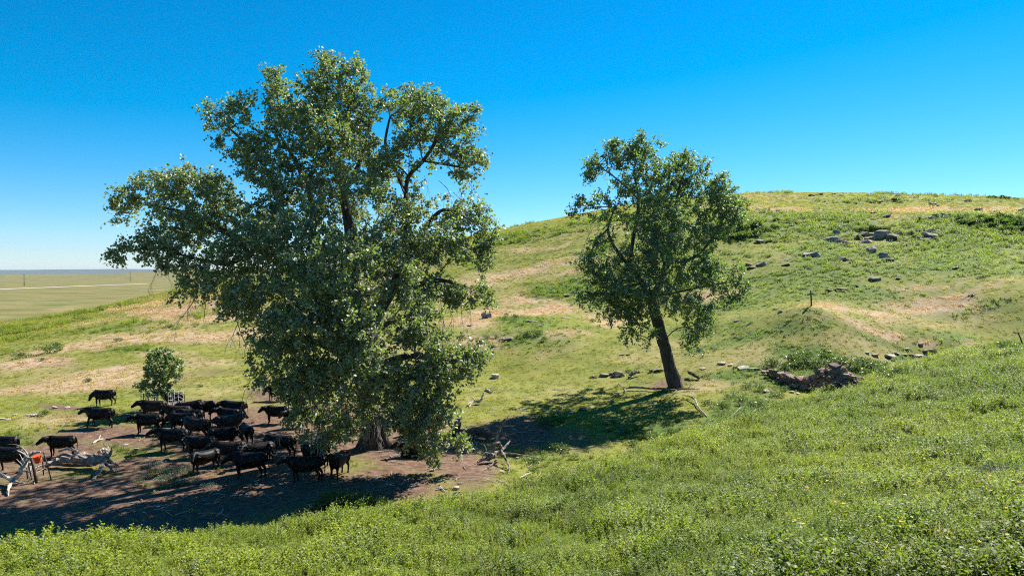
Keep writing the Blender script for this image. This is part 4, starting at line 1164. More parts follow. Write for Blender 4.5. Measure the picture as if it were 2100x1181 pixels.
p = G(1663, 627)
ps = empty('fence_post', p, 'lone upright wooden post with a short crosspiece on the hillside', 'post', 'old fence posts')
g = Geo(); g.tube([(.06, 0, -.3), (.03, 0, .7), (-.02, 0, 1.48)], [.085, .078, .07], 8); link('shaft', g.mesh('shaft', MAT_POST), ps)
g = Geo(); g.box((-.01, -.09, 1.16), (.44, .06, .08), Euler((0, R(4), 0)).to_matrix()); link('crosspiece', g.mesh('crosspiece', MAT_POST, False), ps)
p = G(2099, 714)
ps = empty('fence_post', p, 'leaning grey post at the right edge with a rail end on top', 'post', 'old fence posts')
g = Geo(); g.tube([(.1, 0, -.3), (-.15, 0, .55), (-.42, 0, 1.2)], [.055, .05, .045], 8); link('shaft', g.mesh('shaft', MAT_POST), ps)
g = Geo(); g.tube([(-.8, .0, 1.12), (-.4, .02, 1.16), (.0, 0, 1.14)], [.022, .025, .022], 6); link('rail', g.mesh('rail', MAT_POST), ps)

p = G(1016, 774)
g = Geo(); g.tube([(0, 0, -.05), (0, 0, .02), (0, 0, .26), (0, 0, .30)], [.35, .36, .37, .33], 16)
tag(link('salt_block', g.mesh('salt_block', MAT_PALEWOOD, False), None, p), 'pale round flat topped block alone on the short grass', 'block')

# ------------------------------------------------------------------ stones
MAT_ROCK = rough_mat('lichen_sandstone', [(.28, (.10, .08, .062)), (.5, (.235, .19, .15)), (.74, (.40, .335, .275))], scale=2.2, rough=.92, bstr=.9, bdist=.06, rnd=.22)
MAT_PALEROCK = rough_mat('pale_sandstone', [(.28, (.26, .215, .18)), (.7, (.48, .42, .36))], scale=3, rough=.92, bstr=.7, bdist=.03, rnd=.2)
MAT_REDROCK = rough_mat('red_brown_sandstone', [(.28, (.09, .058, .047)), (.5, (.21, .135, .108)), (.75, (.36, .25, .205))], scale=3, rough=.92, bstr=.8, bdist=.03, rnd=.35)

def stone_mesh(seed, flat=.42, n=22, mat=None):
    r = random.Random(seed); bm = bmesh.new()
    for i in range(n):
        v = Vector((r.gauss(0, 1), r.gauss(0, 1), r.gauss(0, 1))).normalized()
        # blocky: push towards a box
        mx = max(abs(v.x), abs(v.y), abs(v.z)); v = v.lerp(v / mx, .62) * r.uniform(.82, 1.0)
        bm.verts.new((v.x * .5, v.y * .5 * r.uniform(.7, .9), v.z * .5 * flat))
    res = bmesh.ops.convex_hull(bm, input=bm.verts)
    bmesh.ops.delete(bm, geom=[v for v in bm.verts if not v.link_faces], context='VERTS')
    bmesh.ops.dissolve_limit(bm, angle_limit=R(9), verts=bm.verts, edges=bm.edges)
    bmesh.ops.triangulate(bm, faces=bm.faces)
    me = bpy.data.meshes.new('stone'); bm.to_mesh(me); bm.free()
    if mat: me.materials.append(mat)
    return me
ROCKS = [stone_mesh(100 + i, [.42, .55, .35, .5, .3, .6, .45, .38][i], 24, MAT_ROCK) for i in range(8)]
PALES = [stone_mesh(200 + i, [.4, .5, .3, .45][i], 20, MAT_PALEROCK) for i in range(4)]
REDS = [stone_mesh(300 + i, [.32, .42, .28, .5, .36, .45][i], 18, MAT_REDROCK) for i in range(6)]
ORD = ['leftmost', 'second', 'third', 'fourth', 'fifth', 'sixth', 'seventh', 'eighth', 'ninth', 'tenth', 'eleventh', 'twelfth', 'thirteenth', 'fourteenth', 'fifteenth', 'sixteenth',
       'seventeenth', 'eighteenth', 'nineteenth', 'twentieth', 'twenty-first', 'twenty-second', 'twenty-third', 'twenty-fourth', 'twenty-fifth', 'twenty-sixth', 'twenty-seventh', 'twenty-eighth', 'twenty-ninth', 'thirtieth']
sr = random.Random(9)
def rocks(items, where, group, meshes, name='rock', sink=.30, adj='grey'):
    items = sorted(items)
    for i, it in enumerate(items):
        px, py, w = it[:3]; hr = it[3] if len(it) > 3 else 1.0
        q = G(px, py)
        if q is None: continue
        me = sr.choice(meshes); s = w * q.y / F_PX * 1.3
        o = link(name, me, None, q, (sr.uniform(-.18, .18), sr.uniform(-.2, .2), sr.uniform(-.5, .5) + (3.14 if sr.random() < .5 else 0)), (s, s * sr.uniform(.8, 1.05), s * hr * sr.uniform(.65, .95)))
        zh = max(v.co.z for v in me.vertices) * o.scale.z
        o.location.z += zh * (1 - 2 * sink) + .04
        if i == 0: lab = f'leftmost {adj} {name} {where}'
        elif i == len(items) - 1: lab = f'rightmost {adj} {name} {where}'
        else: lab = f'{adj} {name}, {ORD[i]} from the left {where}'
        tag(o, lab, name, group)

rocks([(1707, 495, 32, 1.2), (1715, 484, 17, 1.5), (1724, 499, 18), (1733, 501, 16), (1740, 503, 13), (1733, 485, 15, .8), (1773, 483, 20, 1.1), (1789, 481, 16, 1.2), (1806, 487, 32), (1775, 498, 22, .7), (1760, 490, 16, 1.2), (1781, 491, 14),
       (1834, 491, 24, 1.3), (1827, 484, 12, 1.3), (1857, 490, 14, 1.2), (1849, 490, 12, 1.3), (1880, 491, 18), (1909, 488, 28), (1898, 493, 20, .7), (1816, 480, 13, 1.3), (1842, 485, 12, 1.4), (1795, 490, 14)],
      'of the big outcrop across the hillside', 'stones of the hillside outcrop', ROCKS)
rocks([(1911, 478, 30, .9), (1883, 474, 15, 1.2), (1848, 502, 13, 1.4), (1862, 504, 11), (1886, 511, 17, .8), (1896, 523, 8), (1958, 551, 18, .9), (2007, 518, 10), (1899, 479, 11, 1.2), (1845, 477, 9)],
      'loose in the grass right of the outcrop', 'loose rocks on the hillside', ROCKS)
rocks([(1664, 526, 30, 1.3), (1724, 534, 19, 1.1), (1730, 525, 14), (1743, 534, 14, .9), (1789, 518, 20, 1.1), (1786, 511, 16), (1801, 509, 13, .7), (1812, 528, 20, 1.2), (1821, 535, 22, .9), (1704, 534, 10, 1.2), (1779, 534, 13, .6), (1646, 508, 7), (1668, 511, 8), (1702, 511, 8)],
      'in the row of boulders below the outcrop', 'boulders below the outcrop', ROCKS)
rocks([(1794, 574, 22, 1.2), (1725, 594, 26, .6), (1843, 572, 10, .7), (1757, 588, 7), (1700, 596, 16, .5), (1590, 635, 12, .5), (1566, 628, 9, .6), (1478, 632, 9, .6), (1600, 640, 10, .9), (1510, 659, 14, .5), (1992, 607, 10)],
      'in the bright meadow between the outcrop and the post', 'flat rocks of the upper meadow', ROCKS)
rocks([(1611, 544, 16, .7), (1561, 544, 18, 1.1), (1535, 544, 12, .8), (1541, 550, 16, .8), (1558, 497, 20, .9), (1577, 495, 13, .7), (1614, 459, 16, 1.2), (1603, 457, 12, 1.2), (1598, 481, 8), (1572, 481, 8, 1.2), (1558, 466, 14, 1.1), (1535, 470, 12), (1499, 490, 10, .7), (1625, 451, 9), (1620, 464, 8)],
      'on the slope right beside the leaning tree crown', 'rocks beside the leaning tree crown', ROCKS)
rocks([(1885, 452, 12, 1.4), (1893, 451, 11, 1.5), (1901, 450, 12, 1.5), (1909, 449, 11, 1.5), (1917, 448, 12, 1.5), (1925, 448, 12, 1.5), (1934, 447, 13, 1.5), (1943, 447, 11, 1.4), (1951, 453, 12)],
      'in the dark ledge near the hilltop', 'stones of the dark ledge', ROCKS, sink=.2)
rocks([(1741, 466, 16, 1.1), (1733, 465, 11), (1755, 457, 14, 1.5), (1712, 449, 14), (1814, 445, 20, .8), (1790, 438, 11), (1748, 466, 10, 1.2), (1690, 466, 12), (1765, 462, 8)],
      'in the scatter just above the outcrop', 'rocks above the outcrop', ROCKS)
rocks([(1979, 458, 13, 1.2), (1992, 457, 16, 1.2), (2008, 456, 13, 1.2), (2022, 466, 18, .8), (2045, 461, 11), (2091, 463, 12, .8), (2030, 449, 13, .8)], 'among the dark shrubs at upper right', 'rocks among the hilltop shrubs', ROCKS)
rocks([(1533, 419, 12), (1555, 431, 8), (1569, 431, 8), (1597, 434, 10), (1628, 435, 8), (1679, 400, 16, .7), (1664, 402, 12, .6), (1710, 399, 8), (1790, 416, 14), (1804, 417, 10), (1849, 416, 10), (1843, 404, 16, .7), (1871, 405, 16, .7),
       (1945, 410, 14, .9), (1985, 414, 12), (1914, 420, 14, .8), (1921, 423, 9), (2007, 432, 14), (2035, 435, 18, .8), (2094, 434, 16, .9), (1725, 402, 9, .7), (1955, 408, 9), (1778, 427, 8), (1755, 407, 9, .6)], 'along the hill brow against the sky', 'rocks along the hill brow', ROCKS)
rocks([(997, 652, 19, 1.3), (1040, 644, 10, .8), (1092, 660, 18, .7), (1080, 658, 12, .7), (1109, 669, 11, .9), (1159, 652, 16, .4), (1029, 696, 9, .8), (1042, 696, 17, .7), (1204, 640, 10, .5), (1165, 607, 18, .5), (965, 668, 12, .4), (1010, 711, 9, .5)],
      'in the meadow between the two cottonwoods', 'rocks of the middle meadow', ROCKS)
rocks([(72, 853, 15, .9), (58, 852, 12, .7), (3, 860, 13, .9), (112, 837, 9), (138, 837, 10, .8), (17, 861, 9, .6), (258, 913, 8, .8), (58, 899, 6), (110, 669, 13, .8), (30, 852, 8), (280, 921, 9, .5), (100, 878, 6)], 'on the trampled grass at far left', 'pale stones of the left pasture', PALES, 'stone', adj='pale')
rocks([(1826, 733, 21, 1.3), (1795, 729, 14, .7), (1779, 725, 8, 1.), (1839, 726, 11, .8), (1855, 728, 11, .7), (1886, 731, 15, .6), (1901, 721, 14, 1.), (1914, 721, 13, .8), (1870, 729, 11, .7), (1889, 707, 10), (1949, 723, 12, .7), (1702, 722, 8, 1.2), (1860, 717, 8), (1930, 727, 8, .5)],
      'on the short turf at the foot of the hill', 'flat stones at the foot of the hill', PALES, 'stone', adj='pale')
rocks([(936, 1003, 12, 1.), (887, 965, 11, .8), (1029, 968, 8), (829, 893, 10, .6), (818, 902, 9), (820, 884, 9, .5), (1000, 985, 6), (770, 985, 7), (1061, 940, 6)], 'on the bare dirt right of the big trunk', 'pale stones on the dirt', PALES, 'stone', adj='pale')
rocks([(1268, 771, 24, 1.), (1240, 771, 18, .8), (1335, 763, 9, 1.4), (1352, 760, 20, .5), (1254, 768, 12, 1.1), (1195, 841, 17, .8), (1275, 728, 10, .5), (1288, 728, 8, .5), (1218, 774, 12, .7)], 'left of the leaning cottonwood', 'rocks left of the leaning cottonwood', ROCKS)
rocks([(1441, 757, 11, 1.3), (1480, 746, 16, .5), (1508, 753, 9, 1.), (1524, 756, 20, .7), (1498, 749, 10, .8), (1541, 757, 15, .7), (1553, 758, 10, .8), (1571, 804, 12, 1.2), (1624, 805, 9, .9), (1637, 808, 8, .7), (1710, 806, 7)], 'round the left end of the stone ruin', 'stones round the ruin', PALES, 'stone', adj='pale')

# the tumbled dry stone ruin: every stone a part
wc = G(1665, 799)
wall = empty('stone_ruin', wc, 'tumbled heap of red brown flat stones from a ruined wall', 'stone wall')
prof = [(1568, .12), (1580, .45), (1600, .72), (1630, .75), (1650, .80), (1668, 1.0), (1685, 1.35), (1700, 1.55), (1718, 1.4), (1735, 1.15), (1750, .8), (1762, .4), (1772, .15)]
basey = [(1568, 768), (1590, 778), (1615, 790), (1640, 799), (1665, 803), (1700, 803), (1735, 799), (1760, 790), (1772, 784)]
def lerp1(tab, u):
    for (a, va), (b, vb) in zip(tab[:-1], tab[1:]):
        if a <= u <= b: return va + (vb - va) * (u - a) / (b - a)
    return tab[0][1] if u < tab[0][0] else tab[-1][1]
ws = random.Random(4); placed = 0
GB = [(u, G(u, lerp1(basey, u))) for u in range(1566, 1775, 4)]
def wall_base(u):
    return min(GB, key=lambda t: abs(t[0] - u))[1]
for layer in range(12):
    n = 34
    for k in range(n):
        u = 1568 + (204) * (k + ws.random()) / n
        Hh = lerp1(prof, u)
        z = (layer + .35 * ws.random()) * .145
        if z > Hh: continue
        q = wall_base(u)
        depth = .25 + 1.0 * max(0, 1 - z / (Hh + .2)) * ws.random() if z < Hh * .75 else .5 + ws.uniform(-.3, .5)
        front = .75 * z / 1.6 + (ws.uniform(0, .10) if ws.random() < .75 else ws.uniform(.2, .8))
        s = ws.uniform(.36, .78) * (1.1 if z > Hh * .7 else 1)
        top = z > Hh * .72
        tilt = .5 if top else .14
        o = link('stone', ws.choice(REDS), wall, (q.x - wc.x + ws.uniform(-.08, .08), q.y - wc.y + front, q.z - wc.z + z + .04), (ws.uniform(-tilt, tilt), ws.uniform(-tilt, tilt), ws.uniform(-.5, .5) if not top else ws.uniform(-1.6, 1.6)),
                 (s * 1.15, s * .9, s * ws.uniform(.75, 1.2)))
        placed += 1
print('wall stones', placed)

# ------------------------------------------------------------------ road and power poles on the plain
MAT_ROAD = rough_mat('gravel_road', [(.3, (.34, .30, .25)), (.7, (.46, .42, .36))], .8, .95, .2, .02, rnd=0)
rp = [G(-160, 600.5), G(-60, 596.2), G(0, 593.4), G(120, 588.6), G(230, 584.4), G(300, 582.0)]
rv = []; rf = []
pts, _ = smooth_line(rp, [1] * len(rp), 10)
for i, q in enumerate(pts):
    d = (pts[min(i + 1, len(pts) - 1)] - pts[max(i - 1, 0)]); d.z = 0; d.normalize(); nrm = Vector((-d.y, d.x, 0))
    for s in (-1, -.33, .33, 1):
        v = q + nrm * s * 2.8; rv.append((v.x, v.y, hz(v.x, v.y) + (.22 if abs(s) < .5 else .06)))
for i in range(len(pts) - 1):
    for j in range(3): rf.append((4 * i + j, 4 * i + j + 1, 4 * i + 5 + j, 4 * i + 4 + j))
tag(link('road', mesh_from('road', rv, rf, MAT_ROAD, True)), 'pale gravel road crossing the far plain', None, None, 'structure')
for (px, py, hpx, lab) in [(49.5, 586, 24, 'dark utility pole at the far left beyond the gravel road'), (267, 577.5, 21, 'dark utility pole standing beneath the left tip of the big crown')]:
    q = G(px, py); h = hpx * q.y / F_PX
    pl = empty('utility_pole', q, lab, 'utility pole', 'utility poles on the plain')
    g = Geo(); g.tube([(0, 0, -.5), (0, 0, h)], [.30, .22], 8); link('shaft', g.mesh('shaft', MAT_POST), pl)
    g = Geo(); g.box((0, -.3, h - .7), (2.2, .16, .18)); link('crossarm', g.mesh('crossarm', MAT_POST, False), pl)

# ------------------------------------------------------------------ plants: prototypes (kept out of the scene, placed by geometry nodes)
MAT_PLANT = leaf_mat('meadow_plant', (.60, .66, .60), (1.3, 1.25, 1.05), (1.6, 1.75, .5), .46, .55, .25, tint=True)
MAT_GRASS = leaf_mat('meadow_grass', (.65, .68, .65), (1.3, 1.25, 1.15), (1.35, 1.4, .75), .50, .6, .12, tint=True)

def cards(C, ax, nrm, L, Wd, fold=.12):
    bx = np.cross(nrm, ax); L = L[:, None]; Wd = Wd[:, None]
    f = nrm * L * fold
    return np.stack([C, C + bx * Wd + ax * L * .42 + f, C + ax * L, C - bx * Wd + ax * L * .42 + f], 1).reshape(-1, 3)

def unit(v): return v / (np.linalg.norm(v, axis=1, keepdims=True) + 1e-9)

def forb_mesh(seed, stems, h, leafL, per, spread, name='forb', asp=.26):
    rng = np.random.default_rng(seed); V = []; Fq = []; rn = []
    nv = 0
    for s in range(stems):
        a = rng.uniform(0, 6.28); lean = rng.uniform(.05, .45); base = np.array([math.cos(a), math.sin(a), 0]) * spread * rng.random() ** .5
        hh = h * rng.uniform(.6, 1.1); d = np.array([math.cos(a) * lean, math.sin(a) * lean, 1]); d /= np.linalg.norm(d)
        t = np.linspace(.16, 1, per); n = len(t)
        C = base + d * (t * hh)[:, None]
        phi = np.arange(n) * 2.4 + rng.uniform(0, 6); 
        ax = np.stack([np.cos(phi), np.sin(phi), rng.uniform(.0, .75, n)], 1) + rng.normal(0, .15, (n, 3)); ax = unit(ax)
        nr = np.array([0, 0, 1.0]) + rng.normal(0, .35, (n, 3)); nr = nr - ax * (nr * ax).sum(1, keepdims=True); nr = unit(nr)
        Ls = leafL * rng.uniform(.6, 1.15, n) * (1.1 - .45 * t)
        V.append(cards(C, ax, nr, Ls, Ls * asp)); rn += list(np.clip(rng.normal(.4, .2, n) + .35 * t - .1, 0, 1)); nv += 4 * n
        # stem
        w = .004
        V.append(np.array([base - [w, 0, 0], base + [w, 0, 0], base + d * hh + [w * .5, 0, 0], base + d * hh - [w * .5, 0, 0]])); rn.append(.2); nv += 4
    V = np.vstack(V); f = np.arange(len(V), dtype=np.int32).reshape(-1, 4)
    me = mesh_from(name, V, f, MAT_PLANT); set_rnd(me, rn); return me

def grass_mesh(seed, blades, h, spread, w, bend=.5, seedheads=0, name='tuft'):
    rng = np.random.default_rng(seed); V = []; F = []; rn = []
    for b in range(blades):
        a = rng.uniform(0, 6.28); r0 = spread * rng.random() ** .5; ba = rng.uniform(0, 6.28)
        p = np.array([math.cos(a) * r0, math.sin(a) * r0, -.02]); out = np.array([math.cos(ba), math.sin(ba), 0]) * rng.uniform(.1, bend)
        hh = h * rng.uniform(.5, 1.1); side = np.array([-math.sin(ba + rng.normal(0, .8)), math.cos(ba), 0]) * w * rng.uniform(.7, 1.3)
        m = p + out * hh * .35 + np.array([0, 0, hh * .6]); e = p + out * hh * 1.0 + np.array([0, 0, hh * rng.uniform(.75, 1)])
        k = len(V)
        V += [p - side, p + side, m + side * .75, m - side * .75, e]
        F += [(k, k + 1, k + 2, k + 3), (k + 3, k + 2, k + 4)]
        v = rng.random(); rn += [v * .8, min(1, v * .8 + .25)]
        if rng.random() < seedheads:
            k = len(V); s2 = side * 2.2; u = np.array([out[0] * .1, out[1] * .1, .07])
            V += [e - s2 * .3, e + s2 - u * .2 + u, e + u * 1.6, e - s2 + u * .8]; F += [(k, k + 1, k + 2, k + 3)]; rn += [1.0]
    me = mesh_from(name, V, F, MAT_GRASS); set_rnd(me, rn); return me

PROTO = [forb_mesh(1, 6, .40, .085, 13, .16), forb_mesh(2, 7, .34, .075, 13, .18), forb_mesh(3, 5, .46, .095, 13, .13), forb_mesh(4, 9, .30, .06, 12, .2),
         grass_mesh(5, 34, .34, .18, .006, .75, 0), grass_mesh(6, 40, .26, .22, .006, .9, 0), grass_mesh(7, 26, .40, .15, .005, .65, .0),
         grass_mesh(8, 60, .16, .30, .011, .9, .1), grass_mesh(9, 62, .13, .32, .011, 1.1, .1),
         forb_mesh(10, 14, .5, .13, 11, .34, asp=.32), forb_mesh(11, 16, .42, .12, 10, .40, asp=.34)]
pc = bpy.data.collections.new('plant_prototypes')
for i, me in enumerate(PROTO):
    o = bpy.data.objects.new('proto_%02d' % i, me); pc.objects.link(o)

def scatter(name, label, pts, rot, scl, tint, pick):
    me = bpy.data.meshes.new(name)
    n = len(pts)
    me.vertices.add(n); me.vertices.foreach_set('co', np.asarray(pts, np.float32).ravel())
    def add(nm, ty, v, key='value'):
        a = me.attributes.new(nm, ty, 'POINT'); a.data.foreach_set(key, np.ascontiguousarray(v).ravel())
    add('rot', 'FLOAT_VECTOR', rot.astype(np.float32), 'vector')
    add('scl', 'FLOAT', scl.astype(np.float32))
    add('tint', 'FLOAT_COLOR', np.hstack([tint, np.ones((n, 1))]).astype(np.float32), 'color')
    add('pick', 'INT', pick.astype(np.int32))
    o = link(name, me); tag(o, label, None, None, 'stuff')
    ng = bpy.data.node_groups.new(name, 'GeometryNodeTree')
    ng.interface.new_socket('Geometry', in_out='INPUT', socket_type='NodeSocketGeometry')
    ng.interface.new_socket('Geometry', in_out='OUTPUT', socket_type='NodeSocketGeometry')
    N = ng.nodes; Lk = ng.links
    gi = N.new('NodeGroupInput'); go = N.new('NodeGroupOutput')
    ci = N.new('GeometryNodeCollectionInfo'); ci.inputs[0].default_value = pc; ci.inputs['Separate Children'].default_value = True; ci.inputs['Reset Children'].default_value = True
    ip = N.new('GeometryNodeInstanceOnPoints'); ip.inputs['Pick Instance'].default_value = True
    def na(nm, ty):
        a = N.new('GeometryNodeInputNamedAttribute'); a.data_type = ty; a.inputs[0].default_value = nm; return a.outputs[0]
    Lk.new(gi.outputs[0], ip.inputs['Points']); Lk.new(ci.outputs[0], ip.inputs['Instance'])
    Lk.new(na('pick', 'INT'), ip.inputs['Instance Index']); Lk.new(na('rot', 'FLOAT_VECTOR'), ip.inputs['Rotation']); Lk.new(na('scl', 'FLOAT'), ip.inputs['Scale'])
    Lk.new(ip.outputs[0], go.inputs[0])
    md = o.modifiers.new('plants', 'NODES'); md.node_group = ng
    return o

VR = np.random.default_rng(123)
def polar(r0, r1, dens, a0=-41, a1=41, p=0.0, rref=20.0):
    """points in a fan in front of the viewer; density dens per m2 at rref, falling as (rref/r)^p"""
    rr = np.geomspace(r0, r1, 60); X = []; Y = []
    for a, b in zip(rr[:-1], rr[1:]):
        area = math.radians(a1 - a0) * .5 * (b * b - a * a)
        n = int(area * dens * min(1.0, (rref / (.5 * (a + b)))) ** p)
        r = np.sqrt(VR.uniform(a * a, b * b, n)); t = np.radians(VR.uniform(a0, a1, n))
        X.append(r * np.sin(t)); Y.append(r * np.cos(t))
    return np.concatenate(X), np.concatenate(Y)

def col(a, b, t): return np.array(a) * (1 - t[:, None]) + np.array(b) * t[:, None]
def rots(n, tilt=.12): return np.stack([VR.normal(0, tilt, n), VR.normal(0, tilt, n), VR.uniform(0, 6.283, n)], 1)

FRESH, GREEN, DEEP = (.240, .275, .056), (.135, .185, .032), (.050, .085, .016)
STRAW, PINK, SAGE = (.44, .36, .18), (.45, .295, .215), (.17, .20, .145)

# near slope: leafy weeds and grass
x, y = polar(6.5, 66, 52, p=.55, rref=16)
s = crest_s(x, y); k = s < 3.2
x, y, s = x[k], y[k], s[k]
keep = VR.random(len(x)) < (1 - sstep(1.2, 3.2, s)) * (.45 + .55 * sstep(.36, .47, fbm(x, y, 1.1, 3, 191))); x, y, s = x[keep], y[keep], s[keep]
n = len(x); r = np.hypot(x, y)
big = fbm(x, y, 5.5, 4, 81); fine = fbm(x, y, 1.3, 3, 91); br = sstep(-1, 5, x) * (1 - sstep(10, 15, y))      # the ranker weeds at lower right
t1 = np.clip((big - .33) / .34, 0, 1)
tint = col(GREEN, FRESH, np.clip(t1 * .8 + VR.normal(.12, .16, n), 0, 1))
tint = tint * (1 - .22 * br[:, None]) 
dk = sstep(.56, .72, fbm(x, y, 2.4, 3, 111))[:, None]
tint = tint * (1 - .45 * dk) + np.array(DEEP) * .45 * dk
sg = (VR.random(n) < .045 + .06 * (fine > .62)); tint[sg] = np.array(SAGE) * VR.uniform(.8, 1.3, (sg.sum(), 1))
st = (VR.random(n) < .07); tint[st] = np.array((.42, .38, .20)) * VR.uniform(.6, 1.0, (st.sum(), 1))
tint *= VR.uniform(.75, 1.25, (n, 1))
forb = VR.random(n) < np.clip(.66 + .5 * sstep(.42, .62, fbm(x, y, 3.5, 3, 121)) * .8 + .5 * br, 0, .95)
pick = np.where(forb, VR.integers(0, 4, n), VR.integers(4, 7, n))
pick[st] = VR.integers(4, 7, st.sum())
scl = VR.uniform(.6, 1.15, n) * (1 + .35 * sstep(20, 45, r)) * np.where(forb, .9 + .25 * br, 1.0) * (.55 + .95 * np.clip((fine - .25) / .5, 0, 1))
P = np.stack([x, y, H(x, y) - .02], 1)
scatter('near_weeds', 'bright green leafy weeds and grass on the near slope', P, rots(n, .16), scl, tint, pick)
print('near', n)

# hollow and hill: grazed turf, tufts, low brush
x, y = polar(24, 215, 15, p=1.25, rref=34)
s = crest_s(x, y); k = s > 1.0; x, y = x[k], y[k]
dry, lush, dirt, fs = masks(x, y)
r = np.hypot(x, y)
sl = (fbm(x, y, 2.6, 3, 131) - .5)
pd = np.clip(1 - 1.35 * dirt, .02, 1) * (.55 + .45 * sstep(.35, .55, fbm(x, y, 1.7, 3, 141))); pd = np.maximum(pd, .75 * (lush > .55) * (dirt > .4))
k = VR.random(len(x)) < pd
x, y, dry, lush, dirt, r = [a[k] for a in (x, y, dry, lush, dirt, r)]
n = len(x)
g1 = fbm(x, y, 11, 4, 151); g2 = fbm(x, y, 2.8, 3, 161)
tint = col((.160, .195, .032), (.265, .270, .054), np.clip((g1 - .3) / .4 + VR.normal(0, .14, n), 0, 1))
olive = (.27, .24, .06)
w = np.clip((g2 - .38) / .3, 0, 1)[:, None] * .55; tint = tint * (1 - w) + np.array(olive) * w
dcol = col(STRAW, PINK, np.clip((fbm(x, y, 9, 3, 171) - .28) / .36, 0, 1))
w = (np.clip(dry * 1.05, 0, 1) * (VR.random(n) < .35 + .9 * dry))[:, None]; tint = tint * (1 - w) + dcol * w
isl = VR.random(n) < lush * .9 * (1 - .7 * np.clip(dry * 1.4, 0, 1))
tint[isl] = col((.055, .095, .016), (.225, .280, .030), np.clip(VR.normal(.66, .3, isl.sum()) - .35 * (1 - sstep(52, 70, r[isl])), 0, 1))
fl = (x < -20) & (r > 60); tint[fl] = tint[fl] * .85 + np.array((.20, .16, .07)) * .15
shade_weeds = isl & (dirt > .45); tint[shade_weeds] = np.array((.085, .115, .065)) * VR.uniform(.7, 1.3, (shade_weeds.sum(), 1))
tint *= VR.uniform(.78, 1.22, (n, 1))
pick = np.where(isl, np.where(VR.random(n) < .72, VR.integers(9, 11, n), VR.integers(0, 4, n)), np.where(VR.random(n) < .72, VR.integers(7, 9, n), VR.integers(4, 7, n)))
grow_ = .62 + .75 * sstep(60, 190, r) * 1.0
tall = np.where((pick >= 4) & (pick < 7), .55, np.where(pick >= 9, .72 + .5 * sstep(60, 130, r), np.where(pick < 4, .9, 1.0)))
scl = VR.uniform(.65, 1.25, n) * grow_ * tall * (1 + .25 * dry)
P = np.stack([x, y, H(x, y) - .02], 1)
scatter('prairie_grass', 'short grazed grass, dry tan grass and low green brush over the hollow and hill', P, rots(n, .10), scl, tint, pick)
print('far', n)

# farther pasture on the left, behind the herd, past the fan of dense tufts
# ------------------------------------------------------------------ shrubs one can tell apart
MAT_SHRUB = leaf_mat('shrub_leaf', (.038, .068, .018), (.085, .135, .030), (.16, .26, .035), .34, .45, .4)
MAT_SAGE = leaf_mat('sage_leaf', (.10, .13, .09), (.21, .25, .18), (.22, .26, .12), .25, .6, .3)
def shrub_mesh(seed, mat, n=520, leaf=.085, flat=.75):
    rng = np.random.default_rng(seed)
    k = 9; cs = rng.normal(0, .26, (k, 3)); cs[:, 2] = rng.uniform(.18, .62, k) * flat
    w = rng.integers(0, k, n)
    q = unit(rng.normal(0, 1, (n, 3))) * (rng.random((n, 1)) ** .4) * np.array([.27, .27, .24 * flat])
    C = cs[w] + q; C[:, 2] = np.abs(C[:, 2]) + .02
    ax = unit(q + np.array([0, 0, .12]) + rng.normal(0, .12, (n, 3))); nr = rng.normal(0, 1, (n, 3)); nr[:, 2] += .6; nr = unit(nr - ax * (nr * ax).sum(1, keepdims=True))
    L = leaf * rng.uniform(.6, 1.2, n)
    V = cards(C, ax, nr, L, L * .36)
    me = mesh_from('foliage', V, np.arange(len(V), dtype=np.int32).reshape(-1, 4), mat); set_rnd(me, np.clip(.5 * rng.random(k)[w] + .5 * rng.random(n), 0, 1))
    g = Geo(); rr = random.Random(seed)
    for i in range(7):
        a = rr.uniform(0, 6.28); g.tube([(0, 0, -.05), (math.cos(a) * .12, math.sin(a) * .12, .2 * flat), (math.cos(a) * .33, math.sin(a) * .33, .55 * flat)], [.014, .010, .005], 3, False)
    return me, g.mesh('stems', MAT_TWIG)
SHRUBS = {'green': [shrub_mesh(50 + i, MAT_SHRUB, 520, .10, .8) for i in range(3)], 'sage': [shrub_mesh(60 + i, MAT_SAGE, 620, .06, .7) for i in range(3)], 'brush': [shrub_mesh(70 + i, MAT_SHRUB, 420, .16, .62) for i in range(3)]}
hr = random.Random(3)
def shrub(kind, px, py, w, label, group, hk=1.0):
    q = G(px, py)
    if q is None: return
    f, s = hr.choice(SHRUBS[kind]); sc = w * q.y / F_PX / 1.0
    e = empty('shrub', q - Vector((0, 0, .03)), label, 'shrub', group, (0, 0, hr.uniform(0, 6.28)))
    e.scale = (sc, sc, sc * hk)
    link('foliage', f, e); link('stems', s, e)
def shrubs(kind, items, where, group, hk=1.0, adj='dark green'):
    items = sorted(items)
    for i, (px, py, w) in enumerate(items):
        lab = f'leftmost {adj} shrub {where}' if i == 0 else f'rightmost {adj} shrub {where}' if i == len(items) - 1 else f'{adj} shrub, {ORD[i]} from the left {where}'
        shrub(kind, px, py, w, lab, group, hk)
shrubs('brush', [(1462, 492, 26), (1476, 484, 34), (1492, 478, 30), (1503, 492, 28), (1518, 474, 32), (1528, 488, 26), (1545, 468, 28), (1548, 483, 24), (1568, 476, 22), (1586, 470, 18), (1460, 476, 22), (1590, 455, 14)], 'in the thicket right of the leaning tree crown', 'hillside thicket shrubs')
shrubs('brush', [(1962, 452, 22), (1978, 462, 24), (1994, 464, 30), (2010, 452, 22), (2024, 460, 30), (2036, 470, 26), (2044, 452, 26), (2056, 464, 34), (2072, 456, 28), (2084, 468, 36), (2098, 462, 34), (2098, 478, 28), (2068, 476, 26), (2012, 470, 20), (1985, 448, 16)], 'in the dark brush band at upper right', 'hilltop brush shrubs')
